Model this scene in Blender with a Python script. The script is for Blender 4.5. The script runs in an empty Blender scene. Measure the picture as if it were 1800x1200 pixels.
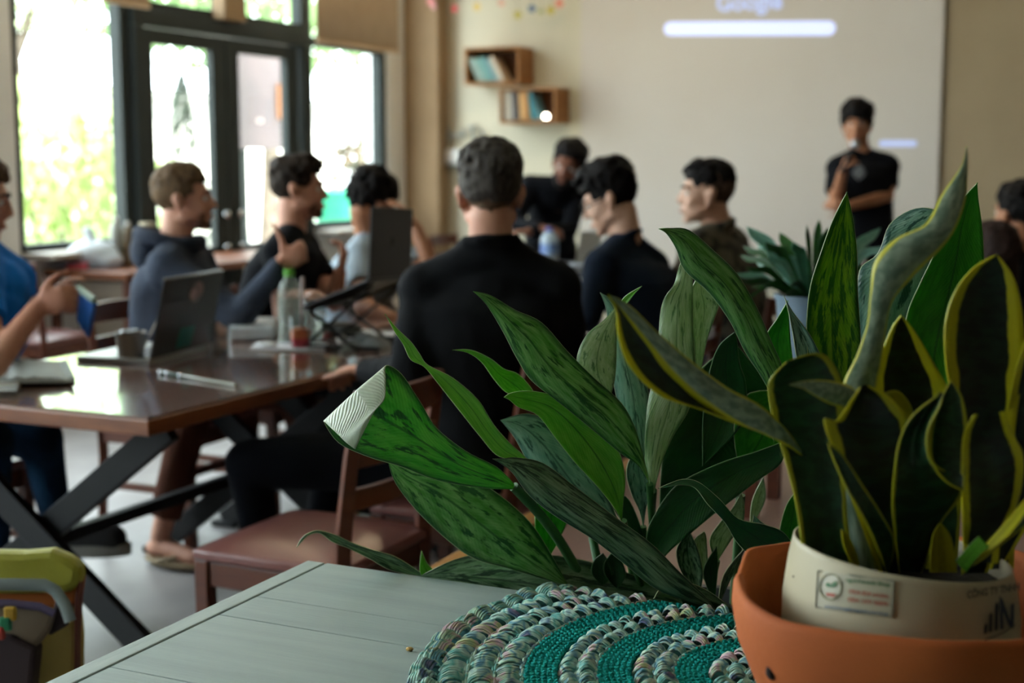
import bpy, bmesh, math, random
from mathutils import Vector, Matrix, Euler
from math import sin, cos, pi, radians, sqrt, atan2, exp
random.seed(7)
SC = bpy.context.scene
COL = SC.collection
# ---------------------------------------------------------------- camera
F_PX = 2450.0; HC = 1.36; YAW = radians(25); PITCH = math.atan(318 / F_PX)
CAM = Vector((0, 0, HC))
FH = Vector((-sin(YAW), cos(YAW), 0)); RT = Vector((cos(YAW), sin(YAW), 0))
FW = FH * cos(PITCH) - Vector((0, 0, 1)) * sin(PITCH)
UPV = RT.cross(FW)
cd = bpy.data.cameras.new('camera'); cam = bpy.data.objects.new('camera', cd); COL.objects.link(cam)
cam.location = CAM; cam.rotation_euler = (pi / 2 - PITCH, 0, YAW)
cd.sensor_width = 36; cd.lens = F_PX / 1800 * 36; cd.clip_start = .05; cd.clip_end = 200
cd.dof.use_dof = True; cd.dof.focus_distance = 1.78; cd.dof.aperture_fstop = 3.9
SC.camera = cam
# ---------------------------------------------------------------- view
vs = SC.view_settings
vs.view_transform = 'Standard'; vs.look = 'None'; vs.gamma = 1; vs.use_curve_mapping = False; vs.exposure = 0.0
SC.cycles.use_denoising = True
SC.cycles.max_bounces = 8; SC.cycles.diffuse_bounces = 4; SC.cycles.glossy_bounces = 4
SC.cycles.transmission_bounces = 6; SC.cycles.transparent_max_bounces = 12
SC.cycles.sample_clamp_indirect = 8; SC.cycles.caustics_reflective = False; SC.cycles.caustics_refractive = False
# ---------------------------------------------------------------- room numbers
X0 = -5.75; YW = 10.4; XR = 2.6; YB = -3.4; ZC = 3.7
# ---------------------------------------------------------------- world
W = bpy.data.worlds.new('sky'); SC.world = W; W.use_nodes = True
nt = W.node_tree; bg = nt.nodes['Background']; bg.inputs[0].default_value = (.84, .94, 1, 1); bg.inputs[1].default_value = 14.0
# ---------------------------------------------------------------- sun and lights
def light(name, typ, loc, energy, color=(1, 1, 1), size=.3, rot=(0, 0, 0), **k):
    l = bpy.data.lights.new(name, typ); l.energy = energy; l.color = color
    if typ == 'AREA': l.shape = k.get('shape', 'SQUARE'); l.size = size; l.size_y = k.get('sy', size)
    if typ == 'POINT': l.shadow_soft_size = size
    if typ == 'SUN': l.angle = radians(1.5)
    o = bpy.data.objects.new(name, l); COL.objects.link(o); o.location = loc; o.rotation_euler = rot
    return o
light('sun', 'SUN', (0, 0, 9), 40, (1, .96, .86), rot=(radians(12), radians(38), 0))
# warm ceiling lamps (their fixtures are built further down)
LAMPS = [(-3.7, 8.3), (-1.6, 6.6), (-4.0, 5.2), (-.4, 9.0), (-1.8, 2.0)]
LAMP_W = [48, 10, 20, 3, 2]
for (x, y), w in zip(LAMPS, LAMP_W):
    light('ceiling_lamp_light', 'POINT', (x, y, 3.22), w, (1, .78, .47), size=.09)
# ---------------------------------------------------------------- helpers
def ray(px, py): return FW + RT * ((px - 900) / F_PX) - UPV * ((py - 600) / F_PX)
def P(px, py, d): return CAM + ray(px, py) * d
def onz(px, py, z):
    r = ray(px, py); return CAM + r * ((z - HC) / r.z)
def onx(px, py, x):
    r = ray(px, py); return CAM + r * (x / r.x)
def ony(px, py, y):
    r = ray(px, py); return CAM + r * (y / r.y)
def lin(c): return c / 12.92 if c <= .04045 else ((c + .055) / 1.055) ** 2.4
def hx(s):
    s = s.lstrip('#'); return tuple(lin(int(s[i:i + 2], 16) / 255) for i in (0, 2, 4)) + (1,)
MATS = {}
def mat(name, col, rough=.6, metal=0, col2=None, nscale=6, stretch=(1, 1, 1), bump=0, bscale=40, spec=.5, trans=0, alpha=1, emis=None, es=0, sheen=0, coat=0, detail=4, ramp=(.35, .65), translucent=0):
    if name in MATS: return MATS[name]
    m = bpy.data.materials.new(name); m.use_nodes = True; MATS[name] = m
    t = m.node_tree; b = t.nodes['Principled BSDF']; N = t.nodes.new; L = t.links.new
    c = hx(col) if isinstance(col, str) else col
    b.inputs['Base Color'].default_value = c; b.inputs['Roughness'].default_value = rough; b.inputs['Metallic'].default_value = metal
    b.inputs['Specular IOR Level'].default_value = spec; b.inputs['Transmission Weight'].default_value = trans
    b.inputs['Alpha'].default_value = alpha; b.inputs['Sheen Weight'].default_value = sheen; b.inputs['Coat Weight'].default_value = coat
    tc = N('ShaderNodeTexCoord'); mp = N('ShaderNodeMapping'); mp.inputs['Scale'].default_value = stretch; L(tc.outputs['Object'], mp.inputs[0])
    if col2 is not None:
        n = N('ShaderNodeTexNoise'); n.inputs['Scale'].default_value = nscale; n.inputs['Detail'].default_value = detail; L(mp.outputs[0], n.inputs[0])
        r = N('ShaderNodeValToRGB'); r.color_ramp.elements[0].position = ramp[0]; r.color_ramp.elements[1].position = ramp[1]
        r.color_ramp.elements[0].color = c; r.color_ramp.elements[1].color = hx(col2); L(n.outputs[0], r.inputs[0]); L(r.outputs[0], b.inputs['Base Color'])
    if bump:
        n2 = N('ShaderNodeTexNoise'); n2.inputs['Scale'].default_value = bscale; n2.inputs['Detail'].default_value = 5; L(mp.outputs[0], n2.inputs[0])
        bp = N('ShaderNodeBump'); bp.inputs['Strength'].default_value = bump; bp.inputs['Distance'].default_value = .01; L(n2.outputs[0], bp.inputs['Height']); L(bp.outputs[0], b.inputs['Normal'])
    if emis: b.inputs['Emission Color'].default_value = hx(emis); b.inputs['Emission Strength'].default_value = es
    if translucent:
        tr = N('ShaderNodeBsdfTranslucent'); mx = N('ShaderNodeMixShader'); mx.inputs[0].default_value = translucent
        tr.inputs[0].default_value = c
        if col2 is not None: L(r.outputs[0], tr.inputs[0])
        out = t.nodes['Material Output']; L(b.outputs[0], mx.inputs[1]); L(tr.outputs[0], mx.inputs[2]); L(mx.outputs[0], out.inputs[0])
    return m
def glass_mat(name, tint=(1, 1, 1, 1), refl=.07, rough=0):
    if name in MATS: return MATS[name]
    m = bpy.data.materials.new(name); m.use_nodes = True; MATS[name] = m
    t = m.node_tree; N = t.nodes.new; L = t.links.new
    t.nodes.remove(t.nodes['Principled BSDF'])
    a = N('ShaderNodeBsdfTransparent'); a.inputs[0].default_value = tint; g = N('ShaderNodeBsdfGlossy'); g.inputs['Roughness'].default_value = rough
    fr = N('ShaderNodeLayerWeight'); fr.inputs[0].default_value = .5
    pw = N('ShaderNodeMath'); pw.operation = 'POWER'; pw.inputs[1].default_value = 4; L(fr.outputs['Facing'], pw.inputs[0])
    ad = N('ShaderNodeMath'); ad.operation = 'MULTIPLY_ADD'; ad.use_clamp = True; ad.inputs[1].default_value = .8; ad.inputs[2].default_value = refl; L(pw.outputs[0], ad.inputs[0])
    mx = N('ShaderNodeMixShader'); L(ad.outputs[0], mx.inputs[0]); L(a.outputs[0], mx.inputs[1]); L(g.outputs[0], mx.inputs[2]); L(mx.outputs[0], t.nodes['Material Output'].inputs[0])
    return m
def wloc(o):
    v = Vector((0, 0, 0))
    while o is not None: v += o.location; o = o.parent
    return v
def tag(o, label=None, cat=None, group=None, kind=None):
    if label: o['label'] = label
    if cat: o['category'] = cat
    if group: o['group'] = group
    if kind: o['kind'] = kind
    return o
def thing(name, label, cat, loc=(0, 0, 0), group=None):
    o = bpy.data.objects.new(name, None); COL.objects.link(o); o.location = loc; o.empty_display_size = .05
    return tag(o, label, cat, group)
def basis(z, x=None):
    z = Vector(z).normalized()
    if x is None: x = Vector((0, 0, 1)) if abs(z.z) < .9 else Vector((1, 0, 0))
    x = Vector(x); y = z.cross(x).normalized(); x = y.cross(z).normalized()
    return Matrix((x, y, z)).transposed()
class MB:
    def __init__(s): s.v = []; s.f = []; s.m = []; s.uv = None; s.mi = 0
    def add(s, vs, fs):
        n = len(s.v); s.v += [Vector(v) for v in vs]
        for f in fs: s.f.append([n + i for i in f]); s.m.append(s.mi)
        return s
    def box(s, c, size, R=None, taper=1):
        c = Vector(c); h = [x / 2 for x in size]; vs = []
        for z in (-1, 1):
            k = taper if z > 0 else 1
            for x, y in ((-1, -1), (1, -1), (1, 1), (-1, 1)):
                p = Vector((x * h[0] * k, y * h[1] * k, z * h[2])); vs.append(c + (R @ p if R else p))
        return s.add(vs, [(3, 2, 1, 0), (4, 5, 6, 7), (0, 1, 5, 4), (1, 2, 6, 5), (2, 3, 7, 6), (3, 0, 4, 7)])
    def bar(s, a, b, w, t, up=(0, 0, 1)):       # rectangular bar from a to b
        a = Vector(a); b = Vector(b); d = b - a; R = basis(d, up)
        return s.box((a + b) / 2, (t, w, d.length), R)
    def tube(s, pts, rad, n=12, caps=True, flat=1, up=None, closed=False):
        pts = [Vector(p) for p in pts]; k = len(pts)
        if not hasattr(rad, '__len__'): rad = [rad] * k
        vs = []; ref = Vector(up) if up is not None else None; xprev = None
        for i, p in enumerate(pts):
            if closed: d = pts[(i + 1) % k] - pts[i - 1]
            else: d = pts[min(i + 1, k - 1)] - pts[max(i - 1, 0)]
            if d.length < 1e-9: d = Vector((0, 0, 1))
            d.normalize()
            if xprev is None:
                x = ref if ref is not None else (Vector((0, 0, 1)) if abs(d.z) < .9 else Vector((1, 0, 0)))
            else: x = xprev
            y = d.cross(x)
            if y.length < 1e-6: y = d.cross(Vector((.3, .7, .2)))
            y.normalize(); x = y.cross(d).normalized(); xprev = x
            for j in range(n):
                a = 2 * pi * j / n; vs.append(p + x * (rad[i] * flat * cos(a)) + y * (rad[i] * sin(a)))
        fs = []
        for i in range(k if closed else k - 1):
            i2 = (i + 1) % k
            for j in range(n): fs.append((i * n + j, i * n + (j + 1) % n, i2 * n + (j + 1) % n, i2 * n + j))
        if caps and not closed: fs.append(tuple(range(n - 1, -1, -1))); fs.append(tuple((k - 1) * n + j for j in range(n)))
        return s.add(vs, fs)
    def cap(s, a, b, ra, rb, n=12, flat=1, up=None):    # tapered capsule
        a = Vector(a); b = Vector(b); d = (b - a); L = max(d.length, 1e-6); d = d / L
        pts = []; rad = []
        for q in (-1, -.85, -.5, 0): pts.append(a + d * (ra * q)); rad.append(ra * sqrt(max(0.002, 1 - q * q)))
        for q in (0, .5, .85, 1): pts.append(b + d * (rb * q)); rad.append(rb * sqrt(max(0.002, 1 - q * q)))
        return s.tube(pts, rad, n, True, flat, up)
    def ell(s, c, r, R=None, n=14, k=9):
        c = Vector(c); vs = []; fs = []
        if not hasattr(r, '__len__'): r = (r, r, r)
        for i in range(1, k):
            th = pi * i / k
            for j in range(n):
                a = 2 * pi * j / n; p = Vector((r[0] * sin(th) * cos(a), r[1] * sin(th) * sin(a), r[2] * cos(th)))
                vs.append(c + (R @ p if R else p))
        t = Vector((0, 0, r[2])); vs.append(c + (R @ t if R else t)); vs.append(c - (R @ t if R else t))
        T = len(vs) - 2
        for i in range(k - 2):
            for j in range(n): fs.append((i * n + j, (i + 1) * n + j, (i + 1) * n + (j + 1) % n, i * n + (j + 1) % n))
        for j in range(n): fs.append((T, j, (j + 1) % n)); fs.append((T + 1, (k - 2) * n + (j + 1) % n, (k - 2) * n + j))
        return s.add(vs, fs)
    def lathe(s, prof, c=(0, 0, 0), n=40, R=None, fn=None):   # prof: (r,z) list
        c = Vector(c); vs = []; fs = []
        for i, (r, z) in enumerate(prof):
            for j in range(n):
                a = 2 * pi * j / n; p = Vector((r * cos(a), r * sin(a), z))
                if fn: p = fn(p, i, a)
                vs.append(c + (R @ p if R else p))
        for i in range(len(prof) - 1):
            for j in range(n): fs.append((i * n + j, i * n + (j + 1) % n, (i + 1) * n + (j + 1) % n, (i + 1) * n + j))
        if prof[0][0] < 1e-3 or True: pass
        return s.add(vs, fs)
    def poly(s, pts, thick):        # pts: 3D outline (planar), thick: vector
        pts = [Vector(p) for p in pts]; n = len(pts); t = Vector(thick)
        return s.add(pts + [p + t for p in pts], [tuple(range(n - 1, -1, -1)), tuple(range(n, 2 * n))] + [(i, (i + 1) % n, n + (i + 1) % n, n + i) for i in range(n)])
    def build(s, name, ma, parent=None, smooth=False, bevel=0, bseg=2, angle=40, remesh=0, smit=0, sub=0, label=None):
        off = wloc(parent) if parent else Vector((0, 0, 0))
        me = bpy.data.meshes.new(name); me.from_pydata([tuple(v - off) for v in s.v], [], s.f)
        mats = ma if isinstance(ma, (list, tuple)) else [ma]
        for q in mats: me.materials.append(q)
        if len(mats) > 1: me.polygons.foreach_set('material_index', s.m)
        bm = bmesh.new(); bm.from_mesh(me)
        if s.uv is None: bmesh.ops.recalc_face_normals(bm, faces=bm.faces)
        bm.to_mesh(me); bm.free()
        if s.uv is not None:
            ul = me.uv_layers.new(name='UVMap')
            for lp in me.loops: ul.data[lp.index].uv = s.uv[lp.vertex_index]
        o = bpy.data.objects.new(name, me); COL.objects.link(o)
        if parent: o.parent = parent
        if smooth:
            me.polygons.foreach_set('use_smooth', [True] * len(me.polygons))
            if not remesh and not sub and smooth != 'all':
                try: me.set_sharp_from_angle(angle=radians(angle))
                except Exception: pass
        if remesh:
            r = o.modifiers.new('remesh', 'REMESH'); r.mode = 'VOXEL'; r.voxel_size = remesh; r.use_smooth_shade = True
            if smit: q = o.modifiers.new('smooth', 'SMOOTH'); q.iterations = smit; q.factor = .5
        if bevel:
            b = o.modifiers.new('bevel', 'BEVEL'); b.width = bevel; b.segments = bseg; b.limit_method = 'ANGLE'; b.harden_normals = False
        if sub: q = o.modifiers.new('sub', 'SUBSURF'); q.levels = sub; q.render_levels = sub
        if label: o['label'] = label
        return o
def struct(o): o['kind'] = 'structure'; return o
def cr(pts, t):      # Catmull-Rom through pts (tuples), t in 0..len-1
    n = len(pts); i = min(int(t), n - 2); u = t - i
    p0 = pts[max(i - 1, 0)]; p1 = pts[i]; p2 = pts[i + 1]; p3 = pts[min(i + 2, n - 1)]
    return tuple(.5 * (2 * b + (c - a) * u + (2 * a - 5 * b + 4 * c - d) * u * u + (3 * b - a - 3 * c + d) * u ** 3) for a, b, c, d in zip(p0, p1, p2, p3))
def copy_tree(o, parent=None):
    c = o.copy(); COL.objects.link(c); c.parent = parent
    for ch in [x for x in o.children]: copy_tree(ch, c)
    return c
def text_mesh(s, size, font_bold=False, extrude=.0004, align='LEFT'):
    cu = bpy.data.curves.new('t', 'FONT'); cu.body = s; cu.size = size; cu.extrude = extrude; cu.align_x = align; cu.resolution_u = 4
    if font_bold: cu.offset = size * (.035 if font_bold == 'B' else .018)
    o = bpy.data.objects.new('t', cu); COL.objects.link(o)
    dg = bpy.context.evaluated_depsgraph_get(); me = bpy.data.meshes.new_from_object(o.evaluated_get(dg))
    vs = [v.co.copy() for v in me.vertices]; fs = [tuple(p.vertices) for p in me.polygons]
    bpy.data.objects.remove(o); bpy.data.curves.remove(cu); bpy.data.meshes.remove(me)
    return vs, fs
# ================================================================= ROOM SHELL
m_wall = mat('wall_paint', '#c9c4b0', .85, col2='#c4beaa', nscale=2, bump=.05, bscale=60)
m_wallr = mat('wall_paint_tan', '#98876c', .85, col2='#907f64', nscale=2, bump=.05, bscale=60)
m_white = mat('white_paint', '#e9eaea', .8, col2='#e2e4e4', nscale=3)
m_ceil = mat('ceiling_paint', '#d8d5cc', .9)
m_floor = mat('concrete_floor', '#7b7877', .42, col2='#918d8b', nscale=3.2, bump=.06, bscale=18, spec=.4, detail=8)
m_frame = mat('dark_green_metal', '#232b2a', .6, col2='#283030', nscale=5, spec=.25)
m_glass = glass_mat('window_glass', (.97, .99, .98, 1), .03)
m_sill = mat('sill_stone', '#b5ada2', .6, col2='#a89f93', nscale=8)
m_tan = mat('tan_pilaster', '#92795b', .8, col2='#8a7153', nscale=4)
m_panel = mat('door_panel_paint', '#a79d8d', .6)
m_wood = mat('reddish_wood', '#4a2110', .4, col2='#5e2d17', nscale=3, stretch=(1, 1, 9), bump=.08, bscale=30, spec=.5)
m_wood2 = mat('table_edge_wood', '#6a3a20', .4, col2='#7e4a28', nscale=3, stretch=(2, 2, 12), bump=.05, bscale=30)
m_tan_wood = mat('honey_wood', '#9a6a35', .45, col2='#b07f45', nscale=4, stretch=(6, 1, 1), bump=.05)
m_black = mat('black_metal', '#101214', .55, metal=0, spec=.25)
def box_obj(name, lo, hi, m, parent=None, bevel=0, kind=None):
    b = MB(); lo = Vector(lo); hi = Vector(hi); b.box((lo + hi) / 2, (hi - lo)); o = b.build(name, m, parent, bevel=bevel)
    if kind: o['kind'] = kind
    return o
box_obj('floor', (X0 - .3, YB - .2, -.12), (XR + .2, YW + .2, 0), m_floor, kind='structure')
box_obj('ceiling', (X0 - .3, YB - .2, ZC), (XR + .2, YW + .2, ZC + .12), m_ceil, kind='structure')
XT = ony(1640, 300, YW).x
box_obj('wall_front', (X0 - .3, YW, 0), (XT, YW + .18, ZC), m_wall, kind='structure')
box_obj('wall_front_tan', (XT, YW, 0), (XR + .2, YW + .18, ZC), m_wallr, kind='structure')
m_brn = mat('brown_wall_paint', '#5d4f3d', .85, col2='#564938', nscale=2)
box_obj('wall_right', (XR, YB - .2, 0), (XR + .18, YW, ZC), m_brn, kind='structure')
box_obj('wall_back', (X0 - .3, YB - .18, 0), (XR, YB, ZC), m_brn, kind='structure')
def wy(px, py=300): return onx(px, py, X0).y
def wz(px, py): return onx(px, py, X0).z
SILL = .82; HEADZ = wz(330, 55); BEAMT = wz(330, 27); TOPZ = 3.32
yA = wy(30); yB = wy(240); yC = wy(268); yD = wy(392); yE = wy(418); yF = wy(522); yG = wy(547); yH = wy(668); yI = wy(684)
def wallseg(y0, y1, z0, z1, m=m_white):
    return ((X0 - .2, y0, z0), (X0, y1, z1))
b = MB()
for y0, y1, z0, z1 in [(YB, -2.9, 0, ZC), (-2.9, .95, 0, SILL), (-2.9, .95, TOPZ, ZC), (.95, 1.35, 0, ZC), (1.35, yA - .55, 0, SILL), (1.35, yA - .55, TOPZ, ZC), (yA - .55, yA, 0, ZC),
                       (yA, yB, 0, SILL), (yA, yI, TOPZ, ZC), (yG, yI, 0, SILL), (yI, YW, 0, ZC)]:
    lo = Vector((X0 - .2, y0, z0)); hi = Vector((X0, y1, z1)); b.box((lo + hi) / 2, hi - lo)
struct(b.build('wall_left', m_white))
struct(MB().box((X0 + .1, (yA + yB) / 2, SILL + .012), (.26, yB - yA - .04, .03)).box((X0 + .1, (yG + yI) / 2, SILL + .012), (.26, yI - yG, .03)).build('trim_1', m_sill, bevel=.006))
def window(name, y0, y1, z0, z1, fr=.06, bars=(), hbars=()):
    r = bpy.data.objects.new(name, None); COL.objects.link(r); r.location = (X0 - .08, y0, z0); r['kind'] = 'structure'
    b = MB(); x = X0 - .07; dp = .09
    b.box((x, y0 + fr / 2, (z0 + z1) / 2), (dp, fr, z1 - z0)).box((x, y1 - fr / 2, (z0 + z1) / 2), (dp, fr, z1 - z0))
    b.box((x, (y0 + y1) / 2, z0 + fr / 2), (dp, y1 - y0 - 2 * fr, fr)).box((x, (y0 + y1) / 2, z1 - fr / 2), (dp, y1 - y0 - 2 * fr, fr))
    for q, w in bars: b.box((x, q, (z0 + z1) / 2), (dp, w, z1 - z0 - 2 * fr))
    for q, w in hbars: b.box((x + .002, (y0 + y1) / 2, q), (dp, y1 - y0 - 2 * fr, w))
    o = b.build('window_frame', m_frame, r, bevel=.004); o['kind'] = 'structure'
    o = MB().box((x, (y0 + y1) / 2, (z0 + z1) / 2), (.004, y1 - y0 - fr * 1.6, z1 - z0 - fr * 1.6)).build('pane', m_glass, r); o['kind'] = 'structure'
window('window_1', yA, yB - .01, SILL, TOPZ, .07)
window('window_2', yG + .0, yI, SILL, TOPZ, .075, hbars=[(BEAMT - .05, .06)])
window('window_3', 1.35, yA - .55, SILL, TOPZ, .07, bars=[(2.4, .06)])
window('window_4', -2.9, .95, SILL, TOPZ, .07, bars=[(-1, .06)])
window('window_5', yB, yG, BEAMT, TOPZ, .06, bars=[((yD + yE) / 2, .05)])
b = MB(); x = X0 - .05
b.box((x, (yB + yG) / 2, (HEADZ + BEAMT) / 2), (.14, yG - yB, BEAMT - HEADZ - .002))
b.box((x, (yB + yC) / 2 - .03, HEADZ / 2), (.14, (yC - yB) * .55, HEADZ - .002)); b.box((x, (yF + yG) / 2 + .05, HEADZ / 2), (.14, (yG - yF) * .6, HEADZ - .002))
struct(b.build('trim_2', m_frame, bevel=.006))
def door(name, y0, y1, st, hside):
    r = bpy.data.objects.new(name, None); COL.objects.link(r); r.location = (X0 - .05, y0, 0); r['kind'] = 'structure'
    b = MB(); x = X0 - .045; z1 = HEADZ - .01
    b.box((x, y0 + st / 2, z1 / 2 + .01), (.06, st, z1 - .02)).box((x, y1 - st / 2, z1 / 2 + .01), (.06, st, z1 - .02))
    for q, w in ((z1 - .045, .09), (.74, .09), (.08, .14)): b.box((x, (y0 + y1) / 2, q), (.06, y1 - y0 - 2 * st, w))
    b.build('door_frame', m_frame, r, bevel=.004)['kind'] = 'structure'
    MB().box((x, (y0 + y1) / 2, (z1 + .74) / 2), (.005, y1 - y0 - 1.8 * st, z1 - .88)).build('pane', m_glass, r)['kind'] = 'structure'
    MB().box((x, (y0 + y1) / 2, .42), (.03, y1 - y0 - 1.8 * st, .56)).build('lower_panel', m_panel, r)['kind'] = 'structure'
    hy = y1 - st / 2 if hside else y0 + st / 2
    h = MB().ell((x + .06, hy, 1.0), .028).cap((x + .03, hy, 1.0), (x + .06, hy, 1.0), .012, .012).ell((x + .06, hy, .78), .026).cap((x + .03, hy, .78), (x + .06, hy, .78), .012, .012)
    h.build('door_handle', mat('brushed_steel', '#b9bcc0', .25, metal=1), r, smooth=True)['kind'] = 'structure'
door('door_1', yB + (yC - yB) * .45, (yD + yE) / 2 - .005, .14, True)
door('door_2', (yD + yE) / 2 + .005, yF + (yG - yF) * .3, .14, False)
# pilaster in the far corner, baseboards
struct(MB().box((X0 + .16, YW - .09, ZC / 2), (.32, .18, ZC)).build('wall_pilaster', m_tan, bevel=.01))
struct(MB().box((-1.4, YW - .012, .05), (XR + 5.2, .02, .1)).build('baseboard_front', m_sill, bevel=.004))
a_ = onx(381, 10, X0 + .02); c_ = onx(420, 10, X0 + .02)
struct(MB().box((X0 + .03, (a_.y + c_.y) / 2, (BEAMT + ZC) / 2), (.1, c_.y - a_.y, ZC - BEAMT)).build('trim_3', m_tan, bevel=.004))
# roller blinds
m_blind = mat('blind_fabric', '#c7b196', .9, col2='#c1aa8f', nscale=8, translucent=.2)
def blind(name, label, xx, y0, y1, zb, cat='blind'):
    r = thing(name, label, cat, (xx, y0, zb)); b = MB(); n = 24; vs = []
    for i in range(n + 1):
        y = y0 + (y1 - y0) * i / n; off = .004 * sin(i * .6)
        vs += [(xx + off, y, zb), (xx + off * .3, y, ZC - .12)]
    b.add(vs, [(2 * i, 2 * i + 1, 2 * i + 3, 2 * i + 2) for i in range(n)])
    o = b.build('blind_fabric', m_blind, r, smooth='all'); s = o.modifiers.new('s', 'SOLIDIFY'); s.thickness = .003
    MB().box((xx, (y0 + y1) / 2, zb - .012), (.025, y1 - y0, .03)).build('bottom_rail', m_blind, r, bevel=.005)
    MB().tube([(xx, y0, ZC - .09), (xx, y1, ZC - .09)], .045, 16).build('roller', m_frame, r, smooth=True)
XB = X0 + .28
zb = onx(610, 76, XB).z
blind('roller_blind', 'beige fabric roller blind half lowered over the window beside the doors', XB, onx(556, 40, XB).y, onx(700, 60, XB).y, zb)
blind('roller_blind', 'beige fabric roller blind raised high above the glass doors', XB, onx(180, 0, XB).y, onx(262, 5, XB).y, onx(230, 3, XB).z)
# ================================================================= OUTSIDE
m_grd = mat('outdoor_paving', '#b8b5ac', .8, col2='#a7a49b', nscale=2)
box_obj('outdoor_ground', (-40, -20, -.2), (X0 - .22, 40, -.02), m_grd, kind='structure')
def leafcloud(b, c, r, n, ls, rnd, shape=1):
    for i in range(n):
        d = Vector((rnd.gauss(0, 1), rnd.gauss(0, 1), rnd.gauss(0, 1))).normalized(); q = rnd.uniform(.55, 1.08)
        p = Vector(c) + Vector((d.x * r[0], d.y * r[1], d.z * r[2])) * q
        R = basis(d + Vector((rnd.gauss(0, .6), rnd.gauss(0, .6), rnd.gauss(0, .6)))); s = ls * rnd.uniform(.6, 1.3)
        x = R @ Vector((s, 0, 0)); y = R @ Vector((0, s * .45, 0)); z = R @ Vector((0, 0, s * .15))
        b.add([p - x, p + y, p + x, p - y, p + z], [(0, 1, 4), (1, 2, 4), (2, 3, 4), (3, 0, 4)])
m_fol = [mat('foliage_lime', '#93a860', .6, col2='#c3cf96', nscale=3, translucent=.4), mat('foliage_green', '#8fa87a', .6, col2='#b9c8a4', nscale=3, translucent=.4), mat('foliage_dark', '#2c4030', .7, col2='#3d5140', nscale=3, translucent=.1)]
m_bark = mat('tree_bark', '#5b5147', .9, col2='#453c34', nscale=9, bump=.3)
rn = random.Random(3)
def bush(label, c, r, n, ls, m, group=None):
    t = thing('garden_bush', label, 'bush', (c[0], c[1], -.02), group); b = MB(); leafcloud(b, (c[0], c[1], r[2] * .95), r, n, ls, rn); b.build('foliage', m, t)
    s = MB()
    for k in range(5): s.cap((c[0] + .1 * k - .2, c[1], -.02), (c[0] + .25 * (k - 2), c[1] + .1 * (k - 2), r[2]), .03, .012, 8)
    s.build('stem', m_bark, t)
def tree(label, c, h, r, n, ls, m):
    t = thing('garden_tree', label, 'tree', (c[0], c[1], -.02)); b = MB(); leafcloud(b, (c[0], c[1], h), r, n, ls, rn); b.build('foliage', m, t)
    s = MB().tube([(c[0], c[1], -.02), (c[0] + .1, c[1], h * .5), (c[0], c[1] + .1, h)], [.16, .12, .06], 10)
    for k in range(5): a = k * 1.3; s.tube([(c[0], c[1], h * .6), (c[0] + r[0] * .6 * cos(a), c[1] + r[1] * .6 * sin(a), h + .2)], [.06, .02], 8)
    s.build('trunk', m_bark, t, smooth=True)
def outp(px, xx, py=300): return onx(px, py, xx)
q = outp(105, -8.2); bush('large pale green bush seen through the left window', (q.x, q.y), (.8, 1.0, 1.05), 2600, .075, m_fol[0])
q = outp(150, -10.4); bush('lower olive bush behind the large one outside the left window', (q.x, q.y), (.8, .8, .75), 1500, .08, m_fol[1])
q = outp(25, -15.5); tree('tree with thin branches high outside the left window', (q.x, q.y), 4.3, (1.5, 1.5, 1.1), 1300, .12, m_fol[1])
q = outp(470, -12.5); tree('leafy tree seen through the panes above the doors', (q.x, q.y), 3.9, (2.6, 3.4, 1.3), 4200, .13, mat('foliage_mid', '#587a48', .6, col2='#82a06c', nscale=3, translucent=.35))
q = outp(318, -8.4); t = thing('potted_conifer', 'slim dark conifer outside the left door pane', 'plant', (q.x, q.y, -.02))
b = MB()
for k in range(1800):
    z = rn.uniform(0, 1); a = rn.uniform(0, 6.3); rr = .3 * (1 - z) ** .7 * rn.uniform(.4, 1) + .015; p = Vector((q.x + rr * cos(a), q.y + rr * sin(a), .45 + z * 1.65))
    b.add([p, p + Vector((.05, .0, .07)), p + Vector((0, .05, .08))], [(0, 1, 2)])
b.build('foliage', m_fol[2], t); MB().lathe([(.0, 0), (.13, 0), (.17, .4), (.15, .42), (0, .4)], (q.x, q.y, -.02), 24).build('pot', mat('grey_planter', '#6d746f', .7), t, smooth=True)
MB().tube([(q.x, q.y, .38), (q.x, q.y, 1.7)], [.02, .008], 8).build('trunk', m_bark, t)
# added board standing in for the pinkish wall behind the right-hand door pane
xx = -7.2; a = onx(424, 100, xx); c = onx(519, 100, xx); z1 = onx(470, 86, xx).z; z0 = onx(470, 262, xx).z
t = thing('outdoor_wall_standin', 'pinkish grey board added in place of a wall outside the right door pane', 'board', (xx, (a.y + c.y) / 2, -.02))
MB().box((xx, (a.y + c.y) / 2, (z0 + z1) / 2), (.04, c.y - a.y + .25, z1 - z0)).build('board_panel', mat('pinkish_panel', '#5b504e', .8, col2='#6b5a58', nscale=1.5), t)
MB().box((xx + .03, c.y - .2, z1 - (z1 - z0) * .52), (.02, .28, .3)).build('orange_patch', mat('orange_card', '#9c6238', .8), t)
MB().tube([(xx, a.y, -.02), (xx, a.y, z0)], .03, 8).build('post', m_frame, t); MB().tube([(xx, c.y, -.02), (xx, c.y, z0)], .03, 8).build('post', m_frame, t)
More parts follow.
